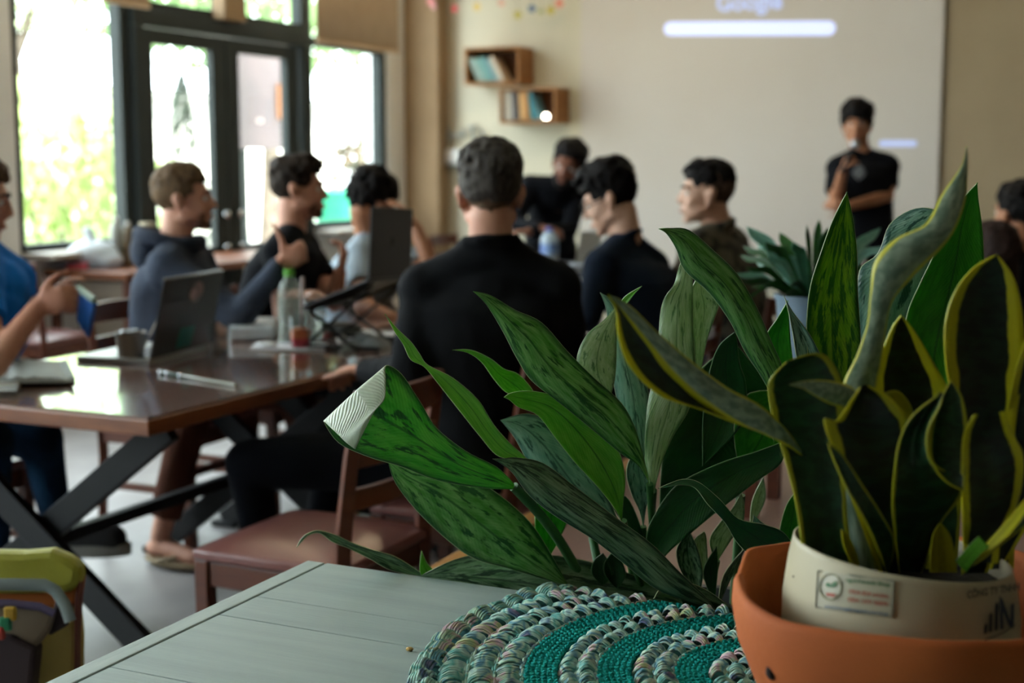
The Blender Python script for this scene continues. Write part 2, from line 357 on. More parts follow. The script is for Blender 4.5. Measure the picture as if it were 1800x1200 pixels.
# colourful tubs outside the far window
q = outp(598, -7.0); t = thing('plastic_tub', 'turquoise plastic tub outside the far window', 'tub', (q.x, q.y, -.02))
MB().lathe([(0, 0), (.2, 0), (.27, .5), (.29, .5), (.28, .52), (.25, .5), (.18, .03), (0, .03)], (q.x, q.y, .56), 28).build('tub_body', mat('turquoise_plastic', '#1f9a78', .4), t, smooth=True)
MB().box((q.x, q.y, .27), (.5, .6, .58)).build('stand', mat('pale_wood_crate', '#a39a86', .7), t, bevel=.01)
q = outp(640, -8.0); bush('pale flowering bush outside the far window', (q.x, q.y), (.45, .5, 1.0), 1000, .07, mat('pale_blossom', '#6a4218', .7, col2='#3f5048', nscale=5, translucent=.2))
t = thing('white_building', 'white rendered house wall across the street', 'building', (-17, 8, -.02))
MB().box((-17, 10, 1.2), (.3, 34, 2.6)).build('wall', mat('white_render', '#d9d9d2', .9), t); MB().box((-16.9, 10, 2.55), (.7, 34, .16)).build('coping', mat('grey_coping', '#8a8d88', .9), t)
# ================================================================= FRONT WALL ITEMS
m_screen = mat('projection_screen_cloth', '#c3bdb6', .75, col2='#c0b9b1', nscale=1.5)
yS = YW - .03
s0 = ony(1020, 300, yS).x; s1 = ony(1649, 300, yS).x
t = thing('projection_screen', 'wide pale projection screen hung on the front wall showing a search page', 'screen', ((s0 + s1) / 2, yS, .42))
MB().box(((s0 + s1) / 2, yS, (.42 + 3.3) / 2), (s1 - s0, .012, 3.3 - .42)).build('screen_cloth', m_screen, t)
MB().tube([(s0, yS, .42), (s1, yS, .42)], .014, 10).build('bottom_rail', mat('pale_rail', '#b8b2a4', .6), t, smooth=True)
MB().box(((s0 + s1) / 2, yS, 3.36), (s1 - s0 + .1, .09, .12)).build('screen_case', m_white, t, bevel=.01)
m_proj = mat('projected_light', '#c4cdf2', .8, emis='#c8d2ff', es=.75); m_proj2 = mat('projected_light_dim', '#b0bcdc', .8, emis='#b4c0f4', es=.5)
yT = yS - .011
def rbar(px0, px1, pyc0, pyc1, hpx, m, name):
    a = ony(px0, pyc0, yT); c = ony(px1, pyc1, yT); h = abs(ony(px0, pyc0 + hpx / 2, yT).z - a.z); pts = []
    for k in range(9): an = pi / 2 + pi * k / 8; pts.append((a.x + h + h * cos(an), yT, a.z + h * sin(an)))
    for k in range(9): an = -pi / 2 + pi * k / 8; pts.append((c.x - h + h * cos(an), yT, c.z + h * sin(an)))
    MB().poly(pts, (0, .002, 0)).build(name, m, t)
rbar(1167, 1469, 51, 49, 24, m_proj, 'projected_search_bar'); rbar(1545, 1612, 252, 252, 11, m_proj2, 'projected_button')
vs_, fs_ = text_mesh('Google', .175, 'B', 0, 'CENTER'); a = ony(1316, 17, yT)
k = abs(ony(1374, 15, yT).x - ony(1258, 15, yT).x) / (max(v.x for v in vs_) - min(v.x for v in vs_))
MB().add([(a.x + v.x * k, yT - .001, a.z + v.y * k) for v in vs_], fs_).build('projected_word', m_proj2, t)
# crate shelves with books
m_crate = mat('crate_wood', '#8f5c2a', .6, col2='#a36f3a', nscale=4, stretch=(1, 1, 6), bump=.1)
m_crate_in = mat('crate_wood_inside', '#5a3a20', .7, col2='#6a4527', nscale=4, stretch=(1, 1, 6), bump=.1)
def crate(label, px0, px1, py0, py1):
    dp = .3; yf = YW - dp; a = ony(px0, py0, yf); c = ony(px1, py1, yf); w = c.x - a.x; h = a.z - c.z
    t = thing('crate_shelf', label, 'shelf', (a.x, YW - dp / 2, c.z)); th = .016
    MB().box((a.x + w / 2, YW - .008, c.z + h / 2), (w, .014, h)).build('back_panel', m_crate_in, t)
    for nm, cc, sz in (('side_panel', (a.x + th / 2, YW - dp / 2, c.z + h / 2), (th, dp - .02, h)), ('side_panel', (c.x - th / 2, YW - dp / 2, c.z + h / 2), (th, dp - .02, h)),
                       ('top_panel', (a.x + w / 2, YW - dp / 2, a.z - th / 2), (w - 2 * th, dp - .02, th)), ('bottom_panel', (a.x + w / 2, YW - dp / 2, c.z + th / 2), (w - 2 * th, dp - .02, th))):
        MB().box(cc, sz).build(nm, m_crate, t, bevel=.002)
    return a.x + th, c.x - th, c.z + th, yf
def book(label, x, z, yf, w, h, dp, lean, col, group):
    t = thing('book', label, 'book', (x, yf + .03 + dp / 2, z), group); R = Matrix.Rotation(lean, 3, 'Y')
    def pt(p): return Vector((x, yf + .03, z)) + R @ Vector(p)
    off = w * sin(-lean) if lean < 0 else 0
    base = Vector((0, 0, 0))
    cov = MB().box(pt((w / 2, dp / 2, h / 2)), (w, dp, h), R); cov.build('cover', mat('book_' + col[1:], col, .6), t, bevel=.001)
    MB().box(pt((w / 2, dp / 2 + .004, h / 2)), (w * .8, dp, h + .003), R).build('pages', mat('book_pages', '#cfc6b2', .8), t)
xa, xb, zz, yf = crate('upper wooden crate shelf fixed to the front wall', 815, 911, 84, 147)
cols = ['#7d8f86', '#8fa39c', '#5f8e8c', '#6f9c98', '#4b7f8a', '#9aa7a6', '#c8b8a4']
nm = ['grey green', 'pale grey', 'teal', 'light teal', 'blue green', 'silver', 'cream']
for i, (c_, n_) in enumerate(zip(cols, nm)):
    book(n_ + ' book leaning left in the upper crate shelf', xa + .1 + i * .034, zz + .006, yf, .027, .215 - .008 * (i % 3), .16, -.5, c_, 'books in the upper crate')
xa, xb, zz, yf = crate('lower wooden crate shelf fixed to the front wall', 877, 975, 155, 216)
for i, (c_, n_, w_, l_) in enumerate([('#b4ab9c', 'wide grey beige', .04, -.06), ('#a09a92', 'grey', .03, -.06), ('#4f4f5c', 'dark slate', .02, -.07), ('#c9a06a', 'cream yellow', .036, -.07), ('#b98247', 'tan', .03, -.08), ('#2f8592', 'teal', .032, -.16), ('#3f6c78', 'blue grey', .025, -.3)]):
    book(n_ + ' book standing in the lower crate shelf', xa + .02 + i * .045 + (.012 if i > 4 else 0), zz + .009, yf, w_, .225 - .01 * (i % 2), .16, l_, c_, 'books in the lower crate')
p = ony(960, 209, yf + .06); t = thing('small_lamp', 'tiny round glowing lamp in the lower crate shelf', 'lamp', (p.x, p.y, zz))
MB().ell((p.x, p.y, zz + .035), .024).build('bulb', mat('glow_bulb', '#ffffff', .4, emis='#fff1da', es=14), t, smooth=True); MB().tube([(p.x, p.y, zz), (p.x, p.y, zz + .018)], .02, 14).build('lamp_base', m_black, t)
# paper garland
yg = YW - .22
gr = [(757, 3, 'pink', '#d98a8a', .05), (762, 12, 'pale pink', '#dba0a0', .035), (799, 15, 'red', '#b8323c', .045), (838, 12, 'yellow', '#d2b25c', .05), (881, 5, 'salmon', '#d29a88', .045), (910, 26, 'olive yellow', '#b3a850', .055), (935, 15, 'blue', '#46648c', .05), (951, 20, 'green', '#9aa060', .035), (968, 18, 'lime yellow', '#bcab48', .055), (983, 6, 'coral', '#d9826e', .055)]
pts = [ony(px, py - 26 - 6 * (i % 2), yg) for i, (px, py, *_) in enumerate(gr)]
t = thing('garland_string', 'thin string carrying paper cut-outs along the front wall top', 'string', pts[0]); MB().tube([ony(735, -30, yg)] + pts + [ony(1010, -34, yg)], .003, 6).build('string', mat('string', '#8c8069', .9), t)
for i, (px, py, n_, c_, s_) in enumerate(gr):
    p = ony(px, py, yg); t = thing('paper_ornament', n_ + ' paper ornament hanging from the garland', 'ornament', p, 'paper ornaments on the garland'); b = MB(); k = 10; pp = []
    for j in range(k): a = 2 * pi * j / k; r_ = s_ * (.62 if j % 2 else 1) * .8; pp.append((p.x + r_ * cos(a), p.y, p.z + r_ * sin(a)))
    b.poly(pp, (0, .004, 0)).build('paper', mat('paper_' + c_[1:], c_, .8), t); MB().tube([p, pts[i]], .002, 5).build('thread', MATS['string'], t)
# grey wall ornament beside the corner
m_orn = mat('grey_ornament', '#8b8f8c', .6)
yo = YW - .03; t = thing('wall_ornament', 'small grey wire branch ornament on the wall by the corner', 'ornament', ony(790, 235, yo)); b = MB()
for seg in (((776, 236), (818, 238)), ((788, 222), (788, 250)), ((812, 228), (816, 240)), ((830, 222), (832, 268)), ((824, 224), (838, 222)), ((846, 230), (848, 250)), ((824, 262), (842, 268)), ((860, 252), (862, 264))):
    b.tube([ony(*seg[0], yo), ony((seg[0][0] + seg[1][0]) / 2 + 1.5, (seg[0][1] + seg[1][1]) / 2, yo - .02), ony(*seg[1], yo)], .012, 8)
b.build('wire_branch', m_orn, t, smooth=True)
a = ony(779, 262, yo); c = ony(816, 286, yo); t = thing('wall_panel', 'small white box panel on the wall below the wire ornament', 'panel', ((a.x + c.x) / 2, yo, c.z))
MB().box(((a.x + c.x) / 2, yo, (a.z + c.z) / 2), (c.x - a.x, .05, a.z - c.z)).build('panel_box', m_white, t, bevel=.006); MB().box(((a.x + c.x) / 2, yo - .01, c.z - .012), (c.x - a.x + .02, .07, .016)).build('shelf_lip', m_orn, t)
# ceiling lamps
for i, (x, y) in enumerate(LAMPS):
    t = thing('ceiling_lamp', ['dark pendant lamp above the far corner by the crate shelves', 'dark pendant lamp above the middle of the room', 'dark pendant lamp above the trestle tables', 'dark pendant lamp at the right before the tan wall', 'dark pendant lamp nearest the sage table'][i], 'lamp', (x, y, ZC), 'ceiling pendants'); MB().tube([(x, y, ZC), (x, y, 3.42)], .006, 8).build('cord', m_black, t)
    MB().lathe([(.03, .12), (.05, .11), (.16, .0), (.155, -.005), (.045, .1), (.02, .11)], (x, y, 3.3), 28).build('lamp_shade', m_frame, t, smooth=True)
    MB().ell((x, y, 3.36), .04).build('bulb', mat('warm_bulb', '#ffffff', .4, emis='#ffd9a0', es=8), t, smooth=True)
# ================================================================= FURNITURE
m_leather = mat('brown_leather', '#6d4340', .33, col2='#7b4e49', nscale=4, bump=.04, bscale=90, spec=.5)
m_top = mat('glossy_table_top', '#6a5046', .13, col2='#5a4238', nscale=2, stretch=(1, .2, 1), spec=.75, coat=.6)
TT = .75
def trestle_table(label, x0, x1, y0, y1, yl, m_t, group=None):
    t = thing('dining_table', label, 'table', ((x0 + x1) / 2, (y0 + y1) / 2, 0), group)
    MB().box(((x0 + x1) / 2, (y0 + y1) / 2, TT - .003), (x1 - x0 - .02, y1 - y0 - .02, .006)).build('table_surface', m_t, t)
    b = MB(); b.box(((x0 + x1) / 2, (y0 + y1) / 2, TT - .0255), (x1 - x0, y1 - y0, .039)); b.build('table_top', m_wood2, t, bevel=.004)
    for y in yl:
        for s in (-1, 1):
            a = Vector(((x0 + x1) / 2 + s * (x1 - x0 - .12) / 2, y + s * .018, TT - .05)); c = Vector(((x0 + x1) / 2 - s * (x1 - x0 + .02) / 2, y + s * .018, .02))
            MB().bar(a, c, .075, .03, (0, 1, 0)).build('leg', m_black, t, bevel=.004)
            MB().box((c.x, c.y, .012), (.1, .05, .022)).build('foot_pad', m_black, t, bevel=.004)
        MB().box(((x0 + x1) / 2, y, TT - .052), (x1 - x0 - .1, .05, .012)).build('leg_bracket', m_black, t)
    MB().bar(((x0 + x1) / 2, yl[0], .355), ((x0 + x1) / 2, yl[-1], .355), .035, .035).build('stretcher', m_black, t, bevel=.004)
    return t
TX0, TX1 = -3.12, -2.17
trestle_table('glossy dark brown trestle table with the open laptop, nearest of the row', TX0, TX1, 2.6, 3.96, (2.73, 3.76), m_top, 'row of trestle tables')
trestle_table('trestle table pushed against the far end of the glossy laptop table', TX0, TX1, 3.97, 5.33, (4.15, 5.15), m_top, 'row of trestle tables')
def make_chair(label, loc, rz, group='brown leather dining chairs'):
    t = thing('dining_chair', label, 'chair', (0, 0, 0), group); sh = .46
    b = MB(); w, d = .43, .42; n = 8; vs = []; fs = []
    for i in range(n + 1):
        for j in range(n + 1):
            u = i / n * 2 - 1; v = j / n * 2 - 1; k = 1 - .06 * (v < 0) * abs(v)
            dome = .028 * (1 - u ** 4) * (1 - v ** 4); vs.append((u * w / 2 * k, v * d / 2, sh - .015 + dome))
    for i in range(n):
        for j in range(n): a = i * (n + 1) + j; fs.append((a, a + n + 1, a + n + 2, a + 1))
    m0 = len(vs); vs += [(x, y, sh - .04) for x, y, z in vs]; fs += [tuple(m0 + q for q in reversed(f)) for f in fs]
    rim = [i * (n + 1) for i in range(n + 1)] + [n * (n + 1) + j for j in range(1, n + 1)] + [i * (n + 1) + n for i in range(n - 1, -1, -1)] + [j for j in range(n - 1, 0, -1)]
    for q in range(len(rim)): a = rim[q]; c = rim[(q + 1) % len(rim)]; fs.append((a, c, c + m0, a + m0))
    b.add(vs, fs).build('seat', m_leather, t, smooth=True, bevel=.006)
    f = MB(); f.box((0, .185, sh - .075), (.38, .022, .06)).box((0, -.185, sh - .075), (.38, .022, .06)).box((.19, 0, sh - .075), (.022, .36, .06)).box((-.19, 0, sh - .075), (.022, .36, .06)); f.build('seat_frame', m_wood, t, bevel=.003)
    for s in (-1, 1):
        MB().box((s * .19, .19, (sh - .04) / 2), (.038, .038, sh - .04), taper=1.0).build('leg', m_wood, t, bevel=.004)
        p = [(s * .19, -.21, 0), (s * .19, -.19, .3), (s * .19, -.195, .5), (s * .188, -.22, .7), (s * .186, -.245, .85)]
        MB().tube(p, [.022, .024, .024, .021, .017], 4, True, 1).build('leg', m_wood, t, bevel=.003)
        MB().box((s * .19, 0, .2), (.018, .36, .028)).build('stretcher', m_wood, t)
    MB().box((0, .19, .27), (.36, .018, .028)).build('stretcher', m_wood, t)
    for z, h, bow in ((.81, .06, .03), (.7, .05, .03), (.6, .05, .03)):
        vs = []; fs = []; k = 10; yb = -.2 - (z - .5) * .14
        for i in range(k + 1):
            u = i / k * 2 - 1; y = yb - bow * (1 - u * u); hh = h / 2 * (1 + .25 * (1 - u * u) * (z > .8))
            vs += [(u * .185, y - .009, z - hh), (u * .185, y + .009, z - hh), (u * .185, y + .009, z + hh), (u * .185, y - .009, z + hh)]
        for i in range(k):
            for q in range(4): fs.append((4 * i + q, 4 * i + (q + 1) % 4, 4 * i + 4 + (q + 1) % 4, 4 * i + 4 + q))
        fs += [(0, 1, 2, 3), tuple(4 * k + q for q in (3, 2, 1, 0))]
        MB().add(vs, fs).build('top_rail' if z > .8 else 'back_slat', m_wood, t, smooth=True, bevel=.003)
    t.location = loc; t.rotation_euler = (0, 0, rz); return t
R90 = pi / 2
ch0 = make_chair('empty leather dining chair at the near corner of the glossy table', (-1.84, 2.81, 0), R90)
def chair(label, x, y, rz):
    c = copy_tree(ch0); c.location = (x, y, 0); c.rotation_euler = (0, 0, rz); c['label'] = label; return c
chair('dark dining chair carrying the man in the black sweater', -1.68, 3.36, R90)
chair('dining chair of the man in the grey blue hoodie', -3.24, 4.05, -R90)
chair('dining chair under the man in the plain black T-shirt at the window side', -3.24, 4.56, -R90)
chair('dining chair under the man in the pale grey shirt', -3.24, 5.1, -R90)
chair('dining chair under the man with glasses and navy sweater', -1.72, 4.82, R90)
chair('dining chair under the man in the camouflage shirt', -1.52, 5.36, R90 - .2)
chair('dining chair of the person in the bright blue T-shirt', -3.36, 3.02, -R90)
chair('empty chair before the window table', -5.35, 5.55, .1)
chair('orange brown chair between the pale grey shirt man and the black sweater man', -3.35, 6.5, pi)
chair('chair by the front wall beyond the table with the water bottle', -4.3, 8.6, -R90)
# window table with taupe end panel
t = thing('window_table', 'wooden table by the window with a taupe end panel, carrying a plastic bag', 'table', (-5.4, 7.0, 0))
m_taupe = mat('taupe_board', '#6c6054', .7, col2='#786b5d', nscale=3)
MB().box((-5.42, 7.0, TT - .02), (.6, 2.0, .04)).build('table_top', m_wood2, t, bevel=.004)
MB().box((-5.33, 6.06, .4), (.36, .03, .6)).build('end_panel', m_taupe, t)
for x in (-5.68, -5.155):
    for y in (6.05, 7.95): MB().box((x, y, .365), (.045, .045, .73)).build('leg', m_wood, t, bevel=.003)
# far table with bottle
t = thing('dark_table', 'small dark table where a man leans, before the projection screen', 'table', (-3.3, 7.7, 0)); m_dk = mat('dark_top', '#24262a', .35, spec=.5)
c0 = P(985, 440, 8.15); cx, cy = c0.x, c0.y
MB().box((cx, cy, TT - .02), (1.25, .7, .04)).build('table_top', m_dk, t, bevel=.004)
for sx in (-1, 1):
    for sy in (-1, 1): MB().box((cx + sx * .56, cy + sy * .3, .365), (.04, .04, .73)).build('leg', m_black, t)
# low table with honey wood rim behind the plant
LZ = .52; t = thing('low_table', 'low table with pinkish brown top and honey wood rim behind the plant', 'table', (-.6, 3.2, 0)); m_pink = mat('pinkish_brown_top', '#76584f', .45, col2='#7d5f55', nscale=2)
xl = onz(950, 905, LZ).x; MB().box(((xl + .45) / 2, 3.25, LZ - .015), (.45 - xl, 1.6, .03)).build('table_top', m_pink, t, bevel=.006)
b = MB(); b.box((xl + .006, 3.25, LZ - .012), (.06, 1.64, .05)); b.box(((xl + .45) / 2, 2.435, LZ - .012), (.45 - xl, .04, .05)); b.build('rim', m_tan_wood, t, bevel=.01)
for x in (xl + .06, .38):
    for y in (2.5, 4.0): MB().box((x, y, .235), (.05, .05, .47)).build('leg', m_tan_wood, t, bevel=.004)
# ================================================================= TABLE ITEMS
def quadbox(b, p0, p1, p2, p3, h):      # four base corners extruded up by h
    return b.poly([p0, p1, p2, p3], (0, 0, h))
m_lap = mat('dark_laptop_shell', '#1e2022', .4, spec=.5); m_key = mat('pale_keyboard_deck', '#a9aca9', .4, metal=.3); m_lapg = mat('grey_laptop_rim', '#6a6c6d', .35, metal=.5)
a = onz(262, 630, TT + .02); c = onz(366, 603, TT + .02); hd = (c - a).normalized(); nx = Vector((-hd.y, hd.x, 0))
if nx.x > 0: nx = -nx                    # towards the user on the window side
t = thing('laptop', 'open dark laptop with round and teal stickers on its lid', 'laptop', (a + c) / 2 - Vector((0, 0, .02)))
MB().poly([a - Vector((0, 0, .02)), c - Vector((0, 0, .02)), c + nx * .25 - Vector((0, 0, .02)), a + nx * .25 - Vector((0, 0, .02))], (0, 0, .018)).build('base', m_key, t, bevel=.003)
MB().poly([a + nx * .03 + hd * .02, c + nx * .03 - hd * .02, c + nx * .13 - hd * .02, a + nx * .13 + hd * .02], (0, 0, .001)).build('keyboard', m_lap, t)
lu = (Vector((0, 0, 1)) - nx * .24).normalized(); lt = lu.cross(hd).normalized()
if lt.dot(nx) < 0: lt = -lt
LH = .245
MB().poly([a, c, c + lu * LH, a + lu * LH], lt * -.007).build('lid', m_lap, t, bevel=.002)
MB().poly([a + lu * .015 + hd * .01, c + lu * .015 - hd * .01, c + lu * (LH - .01) - hd * .01, a + lu * (LH - .01) + hd * .01], lt * .001).build('display', mat('display_glow', '#20242a', .2, emis='#9fb4cc', es=.4), t)
MB().bar(a + lu * LH, c + lu * LH, .007, .008, lu).build('lid_edge', m_lapg, t)
def on_lid(u, v, off=-.0085): return a + (c - a) * u + lu * (LH * v) + lt * off
pp = [on_lid(.56 + .105 * cos(k * pi / 10), .78 + .14 * sin(k * pi / 10)) for k in range(20)]
MB().poly(pp, lt * -.0008).build('round_sticker', mat('grey_sticker', '#5f6064', .5, col2='#8d6c6a', nscale=30), t)
pp = [on_lid(.5 + .06 * cos(k * pi / 8), .76 + .07 * sin(k * pi / 8), -.0095) for k in range(16)]
MB().poly(pp, lt * -.0006).build('sticker_print', mat('sticker_print', '#a88a86', .5), t)
MB().poly([on_lid(.37, .06), on_lid(.62, .06), on_lid(.64, .32), on_lid(.40, .32)], lt * -.0008).build('teal_sticker', mat('teal_sticker', '#12706c', .5), t)
# paper cup with stirrer
p = onz(231, 636, TT); t = thing('paper_cup', 'beige paper cup of dark coffee with a wooden stirrer', 'cup', p)
MB().lathe([(0, .001), (.036, .001), (.046, .088), (.0475, .09), (.046, .093), (.044, .09), (.034, .008), (0, .008)], p, 32).build('cup_body', mat('kraft_cup', '#8d8577', .6), t, smooth=True)
MB().lathe([(0, .084), (.0445, .084)], p, 28).build('coffee', mat('dark_coffee', '#0c0a0c', .2), t)
b = MB()
for k in range(7): an = k * .9; b.ell(p + Vector((.022 * cos(an), .022 * sin(an), .09)), (.014, .012, .01), n=8, k=6)
b.build('ice_cube', mat('dark_ice', '#23252c', .15, spec=.7), t, smooth=True)
MB().bar(p + Vector((.03, .01, .03)), P(285, 546, 4.25), .014, .004).build('stirrer', mat('stirrer_wood', '#b3a68f', .6), t)
# notebook, phone, pen
t = thing('notebook', 'thick open notebook with pale pages near the blue T-shirt person', 'notebook', onz(60, 665, TT))
MB().poly([onz(-70, 676, TT), onz(133, 672, TT), onz(118, 640, TT), onz(-70, 644, TT)], (0, 0, .012)).build('cover', mat('dark_cover', '#2b2624', .6), t, bevel=.002)
b = MB(); q = [onz(-70, 676, TT + .012), onz(131, 671, TT + .012), onz(117, 640, TT + .012), onz(-70, 644, TT + .012)]
vs = []; n = 14
for i in range(n + 1):
    u = i / n; z = .014 * (1 - abs(u * 2 - 1) ** 3) + .004 * sin(u * 40) + (.012 if u > .93 else 0)
    for s in (0, 1): e = q[0].lerp(q[1], u) if s == 0 else q[3].lerp(q[2], u); vs += [e, e + Vector((0, 0, z + .002))]
fs = [(4 * i, 4 * i + 4, 4 * i + 5, 4 * i + 1) for i in range(n)] + [(4 * i + 2, 4 * i + 3, 4 * i + 7, 4 * i + 6) for i in range(n)] + [(4 * i + 1, 4 * i + 5, 4 * i + 7, 4 * i + 3) for i in range(n)] + [(0, 1, 3, 2), (4 * n, 4 * n + 2, 4 * n + 3, 4 * n + 1)]
b.add(vs, fs).build('pages', mat('notebook_pages', '#b9bfba', .7, col2='#a5aeac', nscale=30, stretch=(9, 1, 1)), t, smooth=True)
t = thing('phone', 'pale phone at the left edge of the glossy table', 'phone', onz(10, 688, TT))
MB().poly([onz(-25, 691, TT), onz(32, 690, TT), onz(38, 676, TT), onz(-25, 677, TT)], (0, 0, .018)).build('phone_body', mat('pale_phone', '#9b988c', .4), t, bevel=.005)
MB().poly([onz(-22, 688, TT + .0185), onz(28, 687, TT + .0185), onz(33, 678, TT + .0185), onz(-22, 679, TT + .0185)], (0, 0, .001)).build('phone_screen', mat('phone_screen', '#b5b8b0', .2), t)
t = thing('pen', 'clear pen with green grip lying on the glossy table', 'pen', onz(350, 670, TT)); pa = onz(282, 658, TT) + Vector((0, 0, .006)); pb = onz(412, 680, TT) + Vector((0, 0, .006))
MB().cap(pa.lerp(pb, .3), pb, .0045, .004, 10).build('pen_barrel', mat('clear_plastic_grey', '#a7aba0', .2, spec=.6), t, smooth=True); MB().cap(pa, pa.lerp(pb, .3), .006, .006, 10).build('pen_grip', mat('green_grip', '#375a4c', .3), t, smooth=True)
for k in (0, .1, .28): MB().ell(pa.lerp(pb, k), .0078, n=10, k=7).build('pen_ring', mat('shiny_ring', '#dfe6ee', .1, metal=1), t, smooth=True)
m_clear = glass_mat('clear_plastic', (.9, .93, .93, 1), .06, .05)
p = onz(386, 622, TT); t = thing('reflection_tumbler', 'made-up clear tumbler imitating a reflection beside the dark laptop lid', 'glass', p)  # added clear glass shape imitating a blurred reflection on the table top
MB().lathe([(0, .001), (.03, .001), (.037, .1), (.0355, .1), (.029, .006), (0, .006)], p, 28).build('glass_body', m_clear, t, smooth=True); MB().lathe([(0, .004), (.028, .004), (.031, .05), (0, .05)], p, 24).build('water', m_clear, t, smooth=True)
t = thing('tissue_pack', 'white soft tissue pack behind the made-up tumbler', 'tissue pack', onz(445, 598, TT)); q = [onz(401, 601, TT), onz(486, 599, TT), onz(488, 583, TT), onz(408, 584, TT)]
MB().poly(q, (0, 0, .055)).build('pack', mat('white_film', '#c3c8cc', .35, col2='#aeb5ba', nscale=20, bump=.4, bscale=25), t, bevel=.014, bseg=3)
MB().poly([q[0].lerp(q[2], .2) + Vector((0, 0, .055)), q[1].lerp(q[3], .2) + Vector((0, 0, .055)), q[2].lerp(q[0], .2) + Vector((0, 0, .055)), q[3].lerp(q[1], .2) + Vector((0, 0, .055))], (0, 0, .004)).build('pack_flap', mat('white_flap', '#d6dadd', .4), t)
def bottle(name, label, p, h, r, m_body, m_cap, lab=None):
    t = thing(name, label, 'bottle', p)
    MB().lathe([(0, .0), (r * .85, 0), (r, .01 * h / .25), (r, h * .28), (r * .93, h * .31), (r, h * .34), (r, h * .62), (r * .98, h * .72), (r * .8, h * .81), (r * .45, h * .87), (r * .38, h * .93)], p, 28).build('bottle_body', m_body, t, smooth=True)
    MB().lathe([(0, .004), (r * .95, .006), (r * .96, h * .6), (0, h * .6)], p, 24).build('water', m_body, t, smooth=True)
    MB().lathe([(0, h * .905), (r * .44, h * .905), (r * .44, h * .99), (r * .38, h), (0, h)], p, 24).build('cap', m_cap, t, smooth=True, angle=30)
    if lab: MB().lathe([(r * 1.01, h * .35), (r * 1.01, h * .6)], p, 28).build('label_band', lab, t, smooth=True)
    return t
m_pet = mat('milky_plastic', '#a8b2aa', .2, spec=.7, alpha=.36)
bottle('water_bottle', 'clear plastic bottle with bright green cap on the glossy table', onz(511, 603, TT), .25, .041, m_pet, mat('green_cap', '#4f9a24', .4))
p = onz(528, 613, TT); t = thing('iced_drink', 'plastic cup of red and orange drink with a long pale straw', 'cup', p)
MB().lathe([(0, .001), (.028, .001), (.036, .115), (.038, .117), (.035, .117), (.027, .004), (0, .004)], p, 28).build('cup_body', m_clear, t, smooth=True)
MB().lathe([(0, .003), (.0265, .003), (.031, .036), (0, .036)], p, 24).build('red_syrup', mat('red_drink', '#b03342', .3), t, smooth=True); MB().lathe([(0, .036), (.031, .036), (.0325, .066), (0, .074)], p, 24).build('orange_drink', mat('orange_drink', '#b86842', .3), t, smooth=True)
MB().tube([p + Vector((.006, 0, .01)), p + Vector((.014, 0, .235))], .0062, 12).build('straw', mat('pink_straw', '#b9a7a4', .4), t, smooth=True)
p = onz(553, 604, TT); t = thing('dome_cup', 'clear plastic cup with a domed lid beside the green capped bottle', 'cup', p)
MB().lathe([(0, .001), (.03, .001), (.042, .12), (.044, .122), (.041, .122), (.029, .004), (0, .004)], p, 28).build('cup_body', m_pet, t, smooth=True); MB().lathe([(.044, .118), (.045, .126), (.043, .13), (.035, .155), (.016, .172), (.0, .175)], p, 28).build('dome_lid', m_clear, t, smooth=True)
t = thing('paper_tray', 'flat white tray of papers under the red drink', 'tray', onz(505, 612, TT)); MB().poly([onz(437, 617, TT), onz(570, 617, TT), onz(576, 606, TT), onz(450, 604, TT)], (0, 0, .006)).build('tray', mat('white_tray', '#c5c8d0', .5), t, bevel=.002)
p = onz(470, 609, TT + .006); MB().ell(p + Vector((0, 0, .008)), (.04, .02, .008)).build('crumpled_napkin', mat('napkin', '#d4d6d6', .8, bump=.6, bscale=50), t, smooth=True)
# clutter near the stand
t = thing('black_pouch', 'small black pouch behind the white earbud case', 'pouch', onz(605, 590, TT)); MB().ell(onz(600, 588, TT) + Vector((0, 0, .024)), (.085, .05, .024)).build('pouch_body', mat('black_fabric_pouch', '#101412', .7), t, smooth=True); MB().tube([onz(560, 583, TT + .03), onz(600, 580, TT + .045), onz(640, 584, TT + .03)], .005, 8).build('zip', mat('grey_zip', '#55605c', .4), t)
t = thing('earbud_case', 'small glossy white earbud case on the glossy table', 'case', onz(600, 606, TT)); MB().ell(onz(600, 606, TT) + Vector((0, 0, .019)), (.019, .012, .019), n=20, k=14).build('case_body', mat('gloss_white', '#d8d4cc', .15), t, smooth=True)
t = thing('folded_cloth', 'rumpled grey green cloth at the table edge beside the black sweater man', 'cloth', onz(650, 615, TT)); b = MB(); q = [onz(595, 620, TT), onz(690, 612, TT), onz(682, 592, TT), onz(612, 598, TT)]; vs = []; n = 14
for i in range(n + 1):
    for j in range(n + 1):
        u, v = i / n, j / n; e = q[0].lerp(q[1], u).lerp(q[3].lerp(q[2], u), v); ed = min(u, v, 1 - u, 1 - v) * 6; vs.append(e + Vector((0, 0, .001 + min(1, ed) * (.016 + .012 * sin(u * 9 + v * 5) + .006 * sin(v * 17 - u * 6)))))
b.add(vs, [(i * (n + 1) + j, (i + 1) * (n + 1) + j, (i + 1) * (n + 1) + j + 1, i * (n + 1) + j + 1) for i in range(n) for j in range(n)]).build('cloth', mat('grey_green_cloth', '#5a6664', .8, col2='#77797a', nscale=12), t, smooth='all')
t = thing('charging_cable', 'loose white cable across the glossy table', 'cable', onz(640, 604, TT)); MB().tube([onz(x, y, TT + .006) for x, y in ((592, 612), (615, 606), (640, 600), (668, 597), (655, 588), (620, 586))], .004, 8).build('cable', mat('pale_cable', '#8c8886', .5), t, smooth=True)
t = thing('red_lid', 'small red bottle lid beside the domed cup', 'lid', onz(575, 588, TT)); MB().lathe([(0, 0), (.014, 0), (.014, .02), (0, .02)], onz(575, 588, TT) + Vector((0, 0, .0)), 20).build('lid_body', mat('red_plastic', '#a02a30', .4), t)
